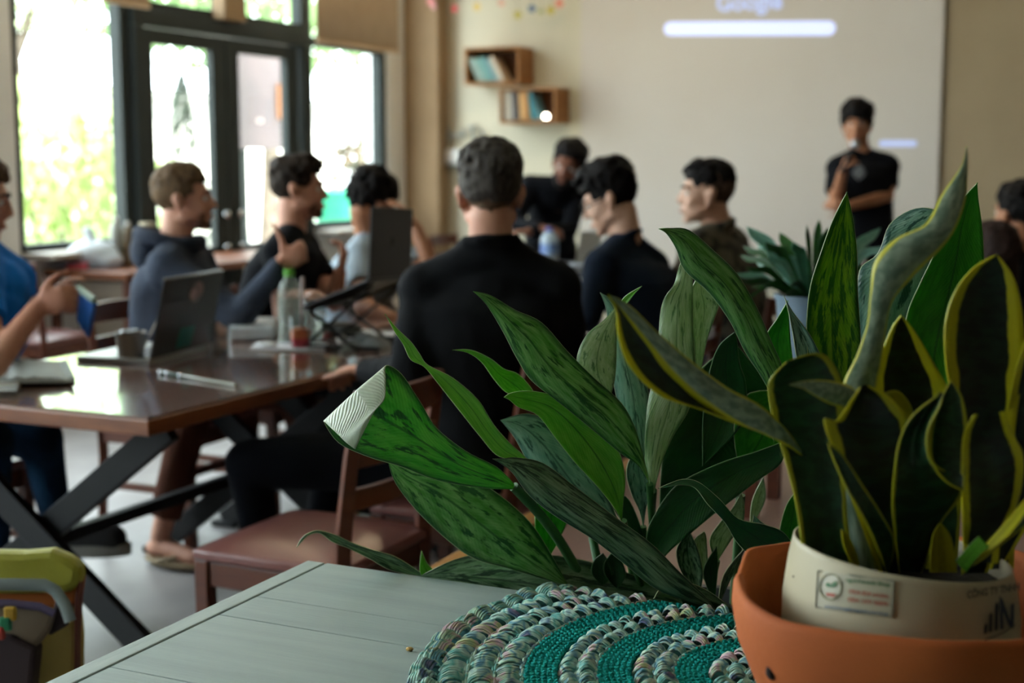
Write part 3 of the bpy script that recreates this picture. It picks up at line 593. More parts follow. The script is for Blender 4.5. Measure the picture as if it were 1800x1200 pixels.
# laptop on stand
A = P(647, 490, 4.42); B = P(719, 484, 4.78); hd = (B - A).normalized(); un = Vector((-1, .15, 0)).normalized(); un = (un - hd * un.dot(hd)).normalized()
dn = (un - Vector((0, 0, .42))).normalized()
t = thing('laptop', 'black laptop raised on a folding stand with its lid upright', 'laptop', (A + B) / 2)
MB().poly([A, B, B + dn * .25, A + dn * .25], (0, 0, -.014)).build('base', m_lap, t, bevel=.003)
lu = (Vector((0, 0, 1)) - un * .05).normalized(); LH2 = .228; tk = hd.cross(lu).normalized() * .006
MB().poly([A, B, B + lu * LH2, A + lu * LH2], tk).build('lid', mat('black_laptop_lid', '#16181a', .5), t, bevel=.002)
mid = (A + B) / 2 + lu * LH2 * .5 + tk * 1.15 * (1 if tk.dot(CAM - A) > 0 else -.2); MB().poly([mid + hd * (.016 * cos(k * pi / 6)) + lu * (.02 * sin(k * pi / 6)) for k in range(12)], tk * .1).build('emblem', mat('dark_emblem', '#08090a', .2), t)
t = thing('laptop_stand', 'black folding laptop stand on the glossy table', 'stand', Vector(((A.x + B.x) / 2, (A.y + B.y) / 2, TT)))
for s in (0, 1):
    E = A.lerp(B, .12 + .76 * s); E2 = E + dn * .24 - Vector((0, 0, .02)); E1 = E - Vector((0, 0, .02)); g = Vector((E.x + .02, E.y, TT + .008)); g2 = Vector((E2.x - .02, E2.y, TT + .008))
    MB().bar(E1, E2, .02, .008).build('support_arm', m_black, t); MB().bar(E1, E1.lerp(g2, 1), .018, .008).build('brace', m_black, t); MB().bar(g, g2, .02, .012).build('foot_rail', m_black, t)
    MB().bar(E2, g.lerp(g2, .35), .018, .008).build('brace', m_black, t)
MB().bar(A.lerp(B, .12) + dn * .12 - Vector((0, 0, .02)), A.lerp(B, .88) + dn * .12 - Vector((0, 0, .02)), .02, .006).build('cross_bar', m_black, t)
for k, (px, py, w) in enumerate(((655, 565, .16), (628, 560, .12))):
    t = thing('paper_sheet', ['loose white sheet under the laptop stand', 'white sheet leaning beside the laptop stand'][k], 'paper', onz(px, py + 20, TT)); c_ = onz(px, 590 - 6 * k, TT); MB().box(c_ + Vector((0, 0, .0015 + .001 * k)), (w, .2, .003), Matrix.Rotation(.4 + k, 3, 'Z')).build('sheet', mat('white_paper', '#c6c9cc', .7), t)
# items on the window table
p = onz(170, 478, TT + .002); p = Vector((min(p.x, -5.36), 6.3, TT)); d_ = (p - CAM).dot(FW)
t = thing('plastic_bag', 'white knotted plastic takeaway bag on the window table', 'bag', p); b = MB(); cc = P(163, 445, d_); r_ = .125
b.ell((cc.x, cc.y, TT + .08), (.155, .13, .08), n=20, k=12); b.cap((cc.x - .02, cc.y, TT + .12), (cc.x - .01, cc.y, TT + .19), .05, .025); b.ell((cc.x - .03, cc.y, TT + .21), (.035, .03, .028)); b.ell((cc.x + .1, cc.y, TT + .05), (.1, .09, .05))
o = b.build('bag_body', mat('white_bag_film', '#c9d2d8', .35, col2='#dfe5ea', nscale=8, bump=.5, bscale=14, translucent=.35), t, remesh=.012, smit=3)
MB().box((cc.x + .01, cc.y - .14, TT + .02), (.14, .03, .038)).build('red_carton', mat('red_carton', '#b84450', .5), t, bevel=.005)
for px, lb, cl in ((205, 'tall pale plastic bottle on the window table', '#a9aca8'), (226, 'brown tinted drink bottle on the window table', '#75664f')):
    q = P(px, 440, d_ + .1); bottle('drink_bottle', lb, (q.x, q.y, TT), .29 if px < 210 else .26, .036, mat('bottle_tint_' + cl[1:], cl, .25, alpha=.8, spec=.6), mat('white_cap', '#c8c8c4', .4))
q = onx(260, 420, X0 + .05); t = thing('paper_roll', 'cream paper roll standing on a chair by the door', 'roll', q)
q2 = P(259, 420, 6.6); t.location = (q2.x, q2.y, 0); MB().tube([(q2.x, q2.y, 0), (q2.x, q2.y, 1.07)], .034, 18).build('roll', mat('cream_paper', '#b3a98f', .8), t, smooth=True)
# far table items
q = P(966, 440, 8.0); bottle('water_bottle', 'clear water bottle with blue cap on the dark table', (q.x, q.y, TT), .23, .052, mat('clear_blueish', '#a9bac8', .15, alpha=.75, spec=.6), mat('blue_cap', '#1c3f96', .4), mat('blue_label', '#7f9bc0', .5, col2='#2c50a0', nscale=18))
a = P(1012, 428, 8.1); c = P(1054, 428, 8.2); t = thing('white_laptop', 'white laptop lid open on the dark table', 'laptop', ((a.x + c.x) / 2, (a.y + c.y) / 2, TT))
MB().poly([(a.x, a.y, TT + .015), (c.x, c.y, TT + .015), (c.x, c.y + .03, TT + .2), (a.x + .02, a.y + .03, TT + .2)], (0, -.006, 0)).build('lid', mat('white_lid', '#cdd2d8', .4), t, bevel=.003); MB().box(((a.x + c.x) / 2, a.y + .12, TT + .008), (.2, .16, .015)).build('base', mat('white_lid', '#cdd2d8'), t)
# ================================================================= PEOPLE
def skin_mat(name, c, c2): return mat(name, c, .55, col2=c2, nscale=9, spec=.35, bump=.03, bscale=120)
SK = {'fair': skin_mat('skin_fair', '#c19078', '#b8806a'), 'tan': skin_mat('skin_tan', '#a87456', '#99664a'), 'brown': skin_mat('skin_brown', '#7d4f3a', '#6d4232'), 'light': skin_mat('skin_light', '#c8a08a', '#bd9078')}
def hair_mat(name, c, c2): return mat(name, c, .6, col2=c2, nscale=60, stretch=(1, 1, .3), bump=.5, bscale=160, spec=.08)
m_eye = mat('eye_white', '#cfcac4', .25); m_iris = mat('eye_dark', '#140d0a', .15)
def frame(fwd, pitch=0, roll=0):
    f = Vector(fwd).normalized(); l = Vector((0, 0, 1)).cross(f)
    l.normalize(); u = f.cross(l)
    M = Matrix((-l, f, u)).transposed()      # columns: x=right, y=forward, z=up
    return M @ Matrix.Rotation(-pitch, 3, 'X') @ Matrix.Rotation(roll, 3, 'Y')
def head_parts(b, H, M, s=1.0, neck=None):
    def e(c, r, n=16, k=11): b.ell(H + M @ (Vector(c) * s), [x * s for x in r], M, n, k)
    e((0, -.012, .038), (.075, .095, .082), 22, 14); e((0, .03, -.01), (.063, .064, .085), 20, 12); e((0, .042, -.066), (.05, .05, .04)); e((0, .074, -.096), (.022, .02, .017))
    e((0, .078, .03), (.05, .02, .014)); e((.036, .06, -.03), (.024, .026, .026)); e((-.036, .06, -.03), (.024, .026, .026)); e((0, .088, -.058), (.026, .016, .008)); e((0, .086, -.068), (.021, .015, .007))
    b.cap(H + M @ (Vector((0, .092, .016)) * s), H + M @ (Vector((0, .11, -.022)) * s), .008 * s, .012 * s, 10); e((.011, .1, -.027), (.009, .01, .007), 8, 6); e((-.011, .1, -.027), (.009, .01, .007), 8, 6)
    for q in (-1, 1):
        e((q * .079, -.008, -.004), (.009, .019, .03)); e((q * .085, -.015, .008), (.009, .014, .02)); e((q * .077, .0, -.03), (.007, .01, .012)); e((q * .05, .012, -.058), (.02, .045, .02))
    if neck is not None:
        a = H + M @ (Vector((0, -.022, -.05)) * s); b.cap(a, neck, .056 * s, .06, 16)
def hand(b, wr, d, n, side, curl=(.5, .6, .5), thumb='side', s=1.0, r=.0085):
    """wr wrist, d finger direction, n palm normal (palm faces n), side = thumb side vector sign"""
    d = Vector(d).normalized(); n = Vector(n); n = (n - d * n.dot(d)).normalized(); t = d.cross(n) * side      # t: towards the thumb
    R = Matrix((t, d, n)).transposed()
    pc = wr + d * .045 * s; b.ell(pc, (.04 * s, .05 * s, .015 * s), R, 12, 8); b.cap(wr, pc, .026 * s, .024 * s, 10, .62, n)
    for i, (o, L) in enumerate(((.029, .078), (.0095, .086), (-.0105, .08), (-.029, .064))):
        p = wr + d * (.082 - .003 * abs(i - 1)) * s + t * o * s; a = 0; fr = (.45, .3, .25)
        for k in range(3):
            a += curl[k] * (1 + .08 * i); dd = d * cos(a) + n * sin(a); q = p + dd * L * fr[k] * s; rr = r * s * (1 - .1 * k) * (.92 if i == 3 else 1); b.cap(p, q, rr, rr * .92, 8); p = q
    p = wr + d * .025 * s + t * .03 * s
    if thumb == 'up': ds = [(t * .9 + d * .35), (t * 1 + d * .05), (t * 1 - d * .05)]
    elif thumb == 'grip': ds = [(t * .5 + d * .5 + n * .5), (d * .5 + n * .9), (n * .9 + d * .3 - t * .3)]
    else: ds = [(t * .7 + d * .7 + n * .15), (t * .3 + d * .9 + n * .2), (t * .1 + d + n * .25)]
    for k, L in enumerate((.036, .032, .026)): q = p + ds[k].normalized() * L * s; b.cap(p, q, (.0125 - .0015 * k) * s, (.011 - .0015 * k) * s, 8); p = q
def ring_loft(b, rings, n=28):
    vs = []
    for c, lat, fw, w, dep in rings:
        for j in range(n):
            a = 2 * pi * j / n; ca, sa = cos(a), sin(a); e = .8; x = abs(ca) ** e * (1 if ca > 0 else -1); y = abs(sa) ** e * (1 if sa > 0 else -1); vs.append(c + lat * (w * x) + fw * (dep * y))
    k = len(rings); fs = [(i * n + j, i * n + (j + 1) % n, (i + 1) * n + (j + 1) % n, (i + 1) * n + j) for i in range(k - 1) for j in range(n)]
    b.add(vs, fs + [tuple(range(n - 1, -1, -1)), tuple((k - 1) * n + j for j in range(n))])
Z0 = Vector((0, 0, 1))
def torso(b, J, inf=0, top=1.0, W=1.0):
    p = J['pelvis']; nk = J['neck']; lt = (J['shL'] - J['shR']); sw = lt.length / 2; lt = lt.normalized(); lb = J.get('hiplat', lt).normalized()
    mid = (J['shL'] + J['shR']) / 2; bend = J.get('bend', Vector((0, 0, 0))); up = (mid - p); rings = []
    spec = [(-.16, .15, .11), (0, .165, .12), (.22, .152, .11), (.42, .148, .108), (.62, .165, .115), (.8, .178, .12), (.93, .172, .108), (1.0, .15, .085)]
    for t, w, dp in spec:
        c = p + up * t + bend * (sin(pi * min(max(t, 0), 1)) * 1.0); lat = lb.lerp(lt, min(max(t, 0), 1)).normalized(); fw = up.normalized().cross(lat); fw = -fw if fw.dot(J['front']) < 0 else fw
        ww = w * W * (1 + (sw / .17 - 1) * max(t, 0) ** 2); rings.append((c, lat, fw.normalized(), ww + inf, dp * W + inf))
    ring_loft(b, rings)
    for s in ('shL', 'shR'): b.cap(nk - Vector((0, 0, .015)), J[s] + Vector((0, 0, .005)), .05 + inf * .7, .055 + inf, 14); b.ell(J[s], .058 * W + inf)
    mm_ = mid.lerp(nk, .2) - Z0 * .045; b.ell(mm_, (sw * .95, .088 * W + inf, .1), Matrix((lt, lt.cross(Z0), Z0)).transposed())
hair_rn = random.Random(11)
def hair(par, H, M, m, s=1.0, top=.022, side=.004, nape=-.05, front=.078, n=420, size=.017, curly=.5, fringe=0, name='hair', long=0, back_bulge=0, zlow=None):
    b = MB(); C_ = Vector((0, -.012, .038)); Rr = Vector((.077, .097, .084)); rn = hair_rn
    for i in range(n):
        d = Vector((rn.gauss(0, 1), rn.gauss(0, 1), rn.gauss(0, 1))).normalized(); p = C_ + Vector((d.x * Rr.x, d.y * Rr.y, d.z * Rr.z)); y = p.y
        if y > .06: lim = front - .01 * abs(p.x) / .07
        elif y > .02: lim = .03 + (front - .03) * ((y - .02) / .04) ** .6 if abs(p.x) > .04 else front
        elif y > -.03: lim = .012 if abs(p.x) > .05 else .06
        else: lim = nape + (.012 - nape) * max(0, 1 - (-.03 - y) / .04)
        if zlow is not None: lim = max(lim, zlow)
        if p.z < lim: continue
        if name == 'hair_fade' and p.z < .015 and y < 0:
            rr_ = sqrt(p.x ** 2 + (y + .022) ** 2); k_ = max(1, .0585 / max(rr_, .01)); p = Vector((p.x * k_, (y + .022) * k_ - .022, p.z * 1.15))
        tz = max(0, min(1, (p.z - .05) / .05)); th = side + (top - side) * tz; sz = size * (.55 + .45 * tz) * rn.uniform(.75, 1.2)
        if back_bulge and y < 0: th += back_bulge * min(1, -y / .06)
        q = p + d * (th * rn.uniform(.5, 1.15) - sz * (.25 if name == 'hair_fade' else .55))
        if fringe and y > .02 and p.z > .085: q += Vector((0, fringe * (y - .02) / .07, .3 * fringe))
        a = Vector((0, -.4, .8)) + Vector((rn.gauss(0, curly), rn.gauss(0, curly), rn.gauss(0, curly))); tg = d.cross(a).cross(d).normalized()
        R = basis(tg); b.ell(H + M @ (q * s), (sz * .7 * s, sz * .7 * s, sz * 1.5 * s), M @ R, 7, 5)
    # scalp base under the tufts
    vs = [];
    for i in range(520):
        d = Vector((rn.gauss(0, 1), rn.gauss(0, 1), rn.gauss(0, 1))).normalized(); p = C_ + Vector((d.x * Rr.x, d.y * Rr.y, d.z * Rr.z))
        y = p.y; lim = front if y > .05 else (.03 if y > -.02 else nape + .01)
        if zlow is not None: lim = max(lim, zlow)
        if abs(p.x) < .05 and y > .02: lim = front
        if p.z > lim: b.ell(H + M @ ((p - d * .006) * s), (.02 * s, .02 * s, .009 * s), M @ basis(d), 7, 5)
    for k in range(long):
        a = pi + pi * (k / max(1, long - 1)); x = .07 * cos(a); y = -.012 + .085 * sin(a) * .9; b.cap(H + M @ (Vector((x, y, .04)) * s), H + M @ (Vector((x * 1.05, y * .95 - .01, -.2 - .03 * rn.random())) * s), .022, .014, 8)
    return b.build(name, m, par, remesh=.0055, smit=2)
def person(label, H, face, skin, shirt, pants, J, sleeve='long', pitch=0, roll=0, hands=None, hs=1.0, W=1.0, hairs=(), beard=None, shorts=False, shoe=None, brows='#1b1512', hood=False, collar=None, extra=None, vox=.0085, glasses=False, no_legs=False, shirt_inf=.014, base=None):
    f = Vector(face).normalized(); M = frame(f, pitch, roll); root = thing('person', label, 'person', base or (J['pelvis'].x, J['pelvis'].y, 0)); J['front'] = J.get('front', f)
    b = MB(); head_parts(b, H, M, hs, J['neck']); torso(b, J, -.006, W=W * .97)
    lat = J.get('hiplat', (J['shL'] - J['shR'])).normalized()
    for s, sg in (('L', 1), ('R', -1)):
        if 'el' + s in J:
            b.cap(J['sh' + s], J['el' + s], .05 * W, .04 * W, 14); b.cap(J['el' + s], J['wr' + s], .041 * W, .027, 14)
            h = (hands or {}).get(s)
            if h: hand(b, J['wr' + s], h[0], h[1], h[2], *h[3:])
            else: dd = (J['wr' + s] - J['el' + s]).normalized(); hand(b, J['wr' + s], dd, Vector((0, 0, -1)), 1)
        if not no_legs:
            hp = J['pelvis'] + lat * (.09 * sg); b.cap(hp, J['kn' + s], .08 * W, .056, 14); b.cap(J['kn' + s], J['an' + s], .05, .034, 14)
            fd = J.get('ft' + s, J['front']); fd = Vector((fd.x, fd.y, fd.z * 1.0)).normalized(); b.cap(J['an' + s] + Vector((0, 0, -.035)), J['an' + s] + fd * .16 + Vector((0, 0, -.052)), .034, .026, 10)
            b.ell(J['an' + s] - fd * .03 + Vector((0, 0, -.045)), .03)
    if extra: extra(b, M)
    b.build('body', SK[skin], root, remesh=vox, smit=2)
    c = MB(); torso(c, J, shirt_inf, W=W)
    for s in 'LR':
        if 'el' + s not in J: continue
        if sleeve == 'long': c.cap(J['sh' + s], J['el' + s], .058 * W + shirt_inf * .3, .05 * W, 16); c.cap(J['el' + s], J['wr' + s].lerp(J['el' + s], .08), .05 * W, .036, 16)
        else:
            e_ = J['sh' + s].lerp(J['el' + s], sleeve); d0 = (e_ - J['sh' + s]); c.tube([J['sh' + s] - d0 * .1, J['sh' + s].lerp(e_, .5), e_], [.062 * W, .065 * W, .066 * W], 16)
    if collar:
        cc = J['neck'] + Vector((0, 0, .0)); up = (H - J['neck']).normalized(); R = basis(up); n = 18; c.tube([cc + up * .012 + R @ Vector((.066 * cos(2 * pi * k / n), .07 * sin(2 * pi * k / n), 0)) for k in range(n)], collar, 8, closed=True)
    sh = c.build('shirt' if sleeve != 'long' else 'sweater', shirt, root, remesh=.0105, smit=3)
    tx = bpy.data.textures.get('folds') or bpy.data.textures.new('folds', 'CLOUDS'); tx.noise_scale = .16; tx.noise_depth = 2
    q = sh.modifiers.new('folds', 'DISPLACE'); q.texture = tx; q.strength = .018; q.mid_level = .5; q.texture_coords = 'GLOBAL'
    if hood:
        hb = MB(); cc = J['neck']; bk = -f; n = 22; pts = []
        for k in range(n): a = 2 * pi * k / n; v = f * cos(a) + Vector((0, 0, 1)).cross(f) * sin(a); back = max(0, -cos(a)); pts.append(cc + v * (.088 + .045 * back) + Vector((0, 0, -.004 + .035 * back)))
        hb.tube(pts, .024, 10, closed=True, flat=1.2); hb.ell(cc + bk * .105 + Vector((0, 0, -.035)), (.085, .06, .075), basis((0, 0, 1), f.cross(Vector((0, 0, 1)))))
        hb.build('hood', shirt, root, remesh=.01, smit=3)
    if not no_legs:
        p = MB(); rr = (J['shL'] - J['shR']).normalized(); p.ell(J['pelvis'], (.165 * W, .125 * W, .105), basis((0, 0, 1), lat.cross(Vector((0, 0, 1)))))
        for s, sg in (('L', 1), ('R', -1)):
            hp = J['pelvis'] + lat * (.088 * sg)
            if shorts: p.cap(hp, J['kn' + s], .092 * W, .068, 16); p.tube([J['kn' + s], J['kn' + s].lerp(J['an' + s], .4), J['kn' + s].lerp(J['an' + s], .84)], [.066, .06, .056], 16)
            else: p.cap(hp, J['kn' + s], .092 * W, .068, 16); p.cap(J['kn' + s], J['an' + s] + Vector((0, 0, .02)), .064, .046, 16)
        p.build('trousers', pants, root, remesh=.012, smit=3)
        for s in 'LR':
            if shoe is None: break
            fd = J.get('ft' + s, J['front']).normalized(); a = J['an' + s]; side_ = Vector((0, 0, 1)).cross(fd).normalized(); upf = fd.cross(side_)
            if shoe == 'sneaker':
                k = MB(); k.cap(a - fd * .03 + upf * -.035, a + fd * .17 + upf * -.05, .052, .044, 14); k.cap(a, a + upf * -.03, .044, .045, 12); k.build('shoe', mat('shoe_black', '#17181a', .6, col2='#24262a', nscale=20), root, remesh=.008, smit=2)
                k = MB(); out = []
                for j in range(20): an = 2 * pi * j / 20; out.append(a + fd * (.068 + .16 * cos(an)) + side_ * ((.047 + .006 * cos(an)) * sin(an)) + upf * -.1)
                k.poly(out, upf * .04); k.build('shoe_sole', mat('shoe_sole_grey', '#8d8b84', .6), root, bevel=.008)
            elif shoe == 'sandal':
                k = MB(); out = [a + fd * (.06 + .13 * cos(2 * pi * j / 20)) + side_ * (.046 * sin(2 * pi * j / 20)) + Vector((0, 0, -.088)) for j in range(20)]
                k.poly(out, (0, 0, .018)); k.build('sandal_sole', mat('sandal_tan', '#7c6a4d', .7), root, bevel=.005)
                MB().tube([a + fd * .12 + Vector((0, 0, -.045)), a + fd * .07 + side_ * .045 + Vector((0, 0, -.06)), a + fd * .03 + side_ * .045 + Vector((0, 0, -.075))], .007, 8).tube([a + fd * .12 + Vector((0, 0, -.045)), a + fd * .07 - side_ * .045 + Vector((0, 0, -.06)), a + fd * .03 - side_ * .045 + Vector((0, 0, -.075))], .007, 8).build('sandal_strap', MATS['sandal_tan'], root, smooth=True)
            elif shoe == 'dark':
                MB().cap(a - fd * .02 + Vector((0, 0, -.05)), a + fd * .15 + Vector((0, 0, -.058)), .04, .034, 12, .8, side_).build('shoe', mat('shoe_black', '#17181a', .6), root, smooth=True)
    for q in (-1, 1):
        c_ = H + M @ (Vector((q * .031, .0775, .006)) * hs); e = MB().ell(c_, .0112 * hs, None, 12, 8).build('eye', m_eye, root, smooth=True); MB().ell(c_ + M @ Vector((0, .0085, 0)), .005 * hs, None, 10, 6).build('iris', m_iris, e, smooth=True)
        MB().tube([H + M @ (Vector((q * x, y, z)) * hs) for x, y, z in ((.014, .098, .026), (.03, .095, .033), (.048, .08, .028))], [.003, .0045, .0025], 8).build('eyebrow', mat('brow_' + brows[1:], brows, .8), root, smooth=True)
    MB().ell(H + M @ (Vector((0, .099, -.063)) * hs), (.021 * hs, .006, .0065 * hs), M, 12, 6).build('lips', mat('lips_' + skin, {'fair': '#a8695c', 'tan': '#8c5044', 'brown': '#5e3832', 'light': '#b07468'}[skin], .45), root, smooth=True)
    for kw in hairs: hair(root, H, M, s=hs, **kw)
    if beard:
        k = MB()
        for i in range(200):
            a = hair_rn.uniform(-1.5, 1.5); z = hair_rn.uniform(-.105, -.03); x = .055 * sin(a) * (1 - .35 * max(0, -z - .07) / .035); y = .036 + .058 * cos(a)
            if abs(x) < .024 and z > -.078 and z < -.05: continue
            if z > -.05 and abs(x) < .035: continue
            k.ell(H + M @ (Vector((x, y, z)) * hs), (.0085 if beard.name == 'hair_black' else .0045) * hs, None, 7, 5)
        k.tube([H + M @ (Vector((x, .108 - abs(x) * .35, -.05)) * hs) for x in (-.028, -.012, .012, .028)], .005, 6)
        k.build('beard', beard, root, remesh=.006, smit=2)
    if glasses:
        k = MB()
        for q in (-1, 1):
            k.tube([H + M @ (Vector((q * .033 + .024 * cos(2 * pi * j / 16), .104, .004 + .02 * sin(2 * pi * j / 16)))) for j in range(16)], .0018, 6, closed=True); k.tube([H + M @ Vector((q * .057, .104, .008)), H + M @ Vector((q * .08, .01, .01))], .002, 6)
        k.tube([H + M @ Vector((-.009, .105, .008)), H + M @ Vector((.009, .105, .008))], .0018, 6); k.build('glasses', m_black, root, smooth=True)
    return root, M
Z = Vector((0, 0, 1)); RTv = RT; FHv = FH
h_dark = hair_mat('hair_black', '#0e0c0c', '#1b1818'); h_greybrown = hair_mat('hair_grey_brown', '#2f2b28', '#4d4844'); h_brown = hair_mat('hair_brown', '#4a3a2c', '#6b563f'); h_stub = hair_mat('hair_short_sides', '#6b5645', '#544234'); h_dkbrown = hair_mat('hair_dark_brown', '#1d1815', '#332a24')
def fabric(n, c, c2=None, **k): return mat(n, c, .95, col2=c2 or c, sheen=0, spec=.12, bump=.25, bscale=220, **k)
f_black = fabric('black_knit', '#0d0e10', '#121316'); f_blk2 = fabric('black_jersey', '#0b0c10', '#101218'); f_hood = fabric('grey_blue_jersey', '#30353f', '#3b424f', nscale=7); f_navy = fabric('navy_knit', '#121a26', '#182231', nscale=5)
f_pale = fabric('pale_grey_cotton', '#8a97a3', '#98a5b0'); f_camo = mat('camouflage_cotton', '#2b2820', .9, col2='#5a5444', nscale=16, ramp=(.45, .55), detail=1); f_blue = fabric('bright_blue_jersey', '#0a62b4', '#0d6cc2'); f_jean = fabric('dark_denim', '#12283e', '#1c3953', nscale=14); f_dkp = fabric('dark_trousers', '#0b0d13', '#10131a'); f_short = fabric('brown_trousers', '#4a2b20', '#553427')
def dirp(a, b): return (Vector(b) - Vector(a)).normalized()
# 1 man in the black sweater, seen from behind
H = P(862, 340, 3.66); H.z = 1.27; ff = (FHv * 1 + RTv * -.03).normalized()
nb = P(862, 432, 3.66)
J = dict(neck=nb, shL=P(748, 512, 3.7), shR=P(972, 508, 3.7), elL=P(724, 655, 3.62), wrL=P(640, 650, 3.98), elR=P(1012, 655, 3.74), wrR=P(930, 660, 4.0), pelvis=Vector((-1.63, 3.34, .57)), hiplat=Vector((.35, .9, 0)).normalized() * -1,
         knL=Vector((-2.26, 3.12, .53)), knR=Vector((-2.2, 3.48, .53)), anL=Vector((-2.25, 3.2, .1)), anR=Vector((-2.3, 3.5, .1)), ftL=Vector((-1, 0, 0)), ftR=Vector((-1, 0, 0)))
person('broad man in a black sweater seen from behind, nearest at the table', H, ff, 'fair', f_black, f_dkp, J, W=1.12, collar=.016, shoe='dark',
       hairs=[dict(m=h_greybrown, top=.032, side=.008, nape=-.02, front=.08, size=.014, curly=.9, n=900, zlow=-.015), dict(m=h_stub, top=.001, side=.001, nape=-.058, n=380, size=.011, name='hair_fade', curly=.2)], hands={'L': (Vector((-1, .3, -.1)), -Z, 1), 'R': (Vector((-1, .3, 0)), -Z, -1)})
# 2 hoodie man, thumb up
H = P(322, 352, 5.0); f = (RTv + FHv * .12).normalized(); d = 5.0
J = dict(neck=P(310, 424, 5.0), shR=P(292, 470, 4.86), shL=P(345, 462, 5.2), elR=P(420, 556, 4.78), wrR=P(494, 462, 4.72), elL=P(398, 556, 5.2), wrL=P(392, 576, 4.95), pelvis=Vector((-3.28, 4.02, .56)), hiplat=Vector((0, 1, 0)), front=f,
         knR=Vector((-2.92, 3.72, .52)), knL=Vector((-2.82, 4.2, .52)), anR=Vector((-3.02, 3.66, .1)), anL=Vector((-2.85, 4.35, .1)), ftR=Vector((.8, -.1, 0)), ftL=Vector((1, 0, 0)))
person('man in a grey blue hoodie and sandals giving a thumbs up', H, f, 'fair', f_hood, f_short, J, W=1.08, hood=True, shorts=True, shoe='sandal', pitch=-.02,
       hands={'R': (RTv * .75 + Z * .4, FHv, 1, (1.35, 1.5, .9), 'up', 1.05), 'L': (RTv + Z * -.1, -Z, 1, (.4, .5, .4))},
       hairs=[dict(m=h_brown, top=.02, side=.005, nape=-.05, front=.074, size=.016, n=480, curly=.25)], beard=hair_mat('stubble_brown', '#6b4b3a', '#59402f'), brows='#4a3526')
# 3 man in plain black tee
H = P(524, 335, 5.4); f = (RTv + FHv * .08).normalized()
J = dict(neck=P(512, 405, 5.4), shR=P(492, 446, 5.24), shL=P(535, 440, 5.6), elR=P(500, 560, 5.15), wrR=P(520, 520, 4.95), elL=P(588, 530, 5.45), wrL=P(598, 478, 5.35), pelvis=Vector((-3.27, 4.56, .56)), hiplat=Vector((0, 1, 0)), front=f,
         knR=Vector((-2.8, 4.5, .52)), knL=Vector((-2.8, 4.75, .52)), anR=Vector((-2.8, 4.5, .1)), anL=Vector((-2.8, 4.75, .1)), ftR=Vector((1, 0, 0)), ftL=Vector((1, 0, 0)))
person('man in a plain black T-shirt in profile between the hoodie man and the raised laptop', H, f, 'fair', f_blk2, f_dkp, J, sleeve=.62, shoe='dark', hands={'R': (RTv + Z * .1, -Z, -1, (.5, .5, .4)), 'L': (Z + RTv * .3, RTv * -1, 1, (.7, .7, .5))},
       hairs=[dict(m=h_dkbrown, top=.026, side=.005, nape=-.045, front=.078, size=.017, n=480, fringe=.025, curly=.35)], beard=hair_mat('stubble_dark', '#6d4b3b', '#5b3e31'))
# 4 man in pale grey shirt with hand on his head
H = P(652, 356, 5.9); f = (RTv * .75 + FHv * .75).normalized()
J = dict(neck=P(650, 418, 5.95), shR=P(630, 452, 5.8), shL=P(700, 445, 6.1), elR=P(640, 540, 5.6), wrR=P(690, 560, 5.45), elL=P(766, 492, 5.75), wrL=P(730, 398, 5.8), pelvis=Vector((-3.27, 5.1, .56)), hiplat=Vector((0, 1, 0)), front=f,
         knR=Vector((-2.8, 5.0, .52)), knL=Vector((-2.8, 5.28, .52)), anR=Vector((-2.8, 5.0, .1)), anL=Vector((-2.8, 5.28, .1)), ftR=Vector((1, 0, 0)), ftL=Vector((1, 0, 0)))
person('dark haired man in a pale grey shirt resting his head on his hand', H, f, 'tan', f_pale, f_dkp, J, sleeve=.6, pitch=.5, roll=.1, shoe='dark', hands={'L': (Z + RTv * -.6, RTv * -1, -1, (.3, .3, .3)), 'R': (RTv, -Z, -1, (.4, .4, .4))},
       hairs=[dict(m=h_dark, top=.034, side=.02, nape=-.06, front=.07, size=.02, n=560, curly=.5, back_bulge=.008)])
# 5 standing man leaning on the far table
H = P(998, 292, 8.3); f = (FHv * -1 + RTv * -.25).normalized()
J = dict(neck=P(985, 322, 8.38), shR=P(932, 328, 8.42), shL=P(1016, 338, 8.55), elR=P(905, 392, 8.3), wrR=P(952, 402, 8.1), elL=P(1002, 405, 8.35), wrL=P(928, 408, 8.05), pelvis=P(968, 430, 8.95), front=f,
         knR=P(945, 560, 8.95), knL=P(995, 560, 8.95), anR=P(945, 640, 8.95), anL=P(995, 640, 8.95))
for k in ('anR', 'anL'): J[k].z = .1
for k in ('knR', 'knL'): J[k].z = .5
person('bearded man in a black top leaning over the dark table', H, f, 'brown', f_blk2, f_dkp, J, pitch=.2, roll=-.28, hs=1.1, shoe='dark', hands={'R': (RTv * .9 - FHv * .3, -Z, 1, (.5, .6, .5)), 'L': (RTv * -.9 - FHv * .3, -Z, -1, (.5, .6, .5))},
       hairs=[dict(m=h_dark, top=.036, side=.016, nape=-.04, front=.074, size=.022, n=560, curly=1)], beard=h_dark)
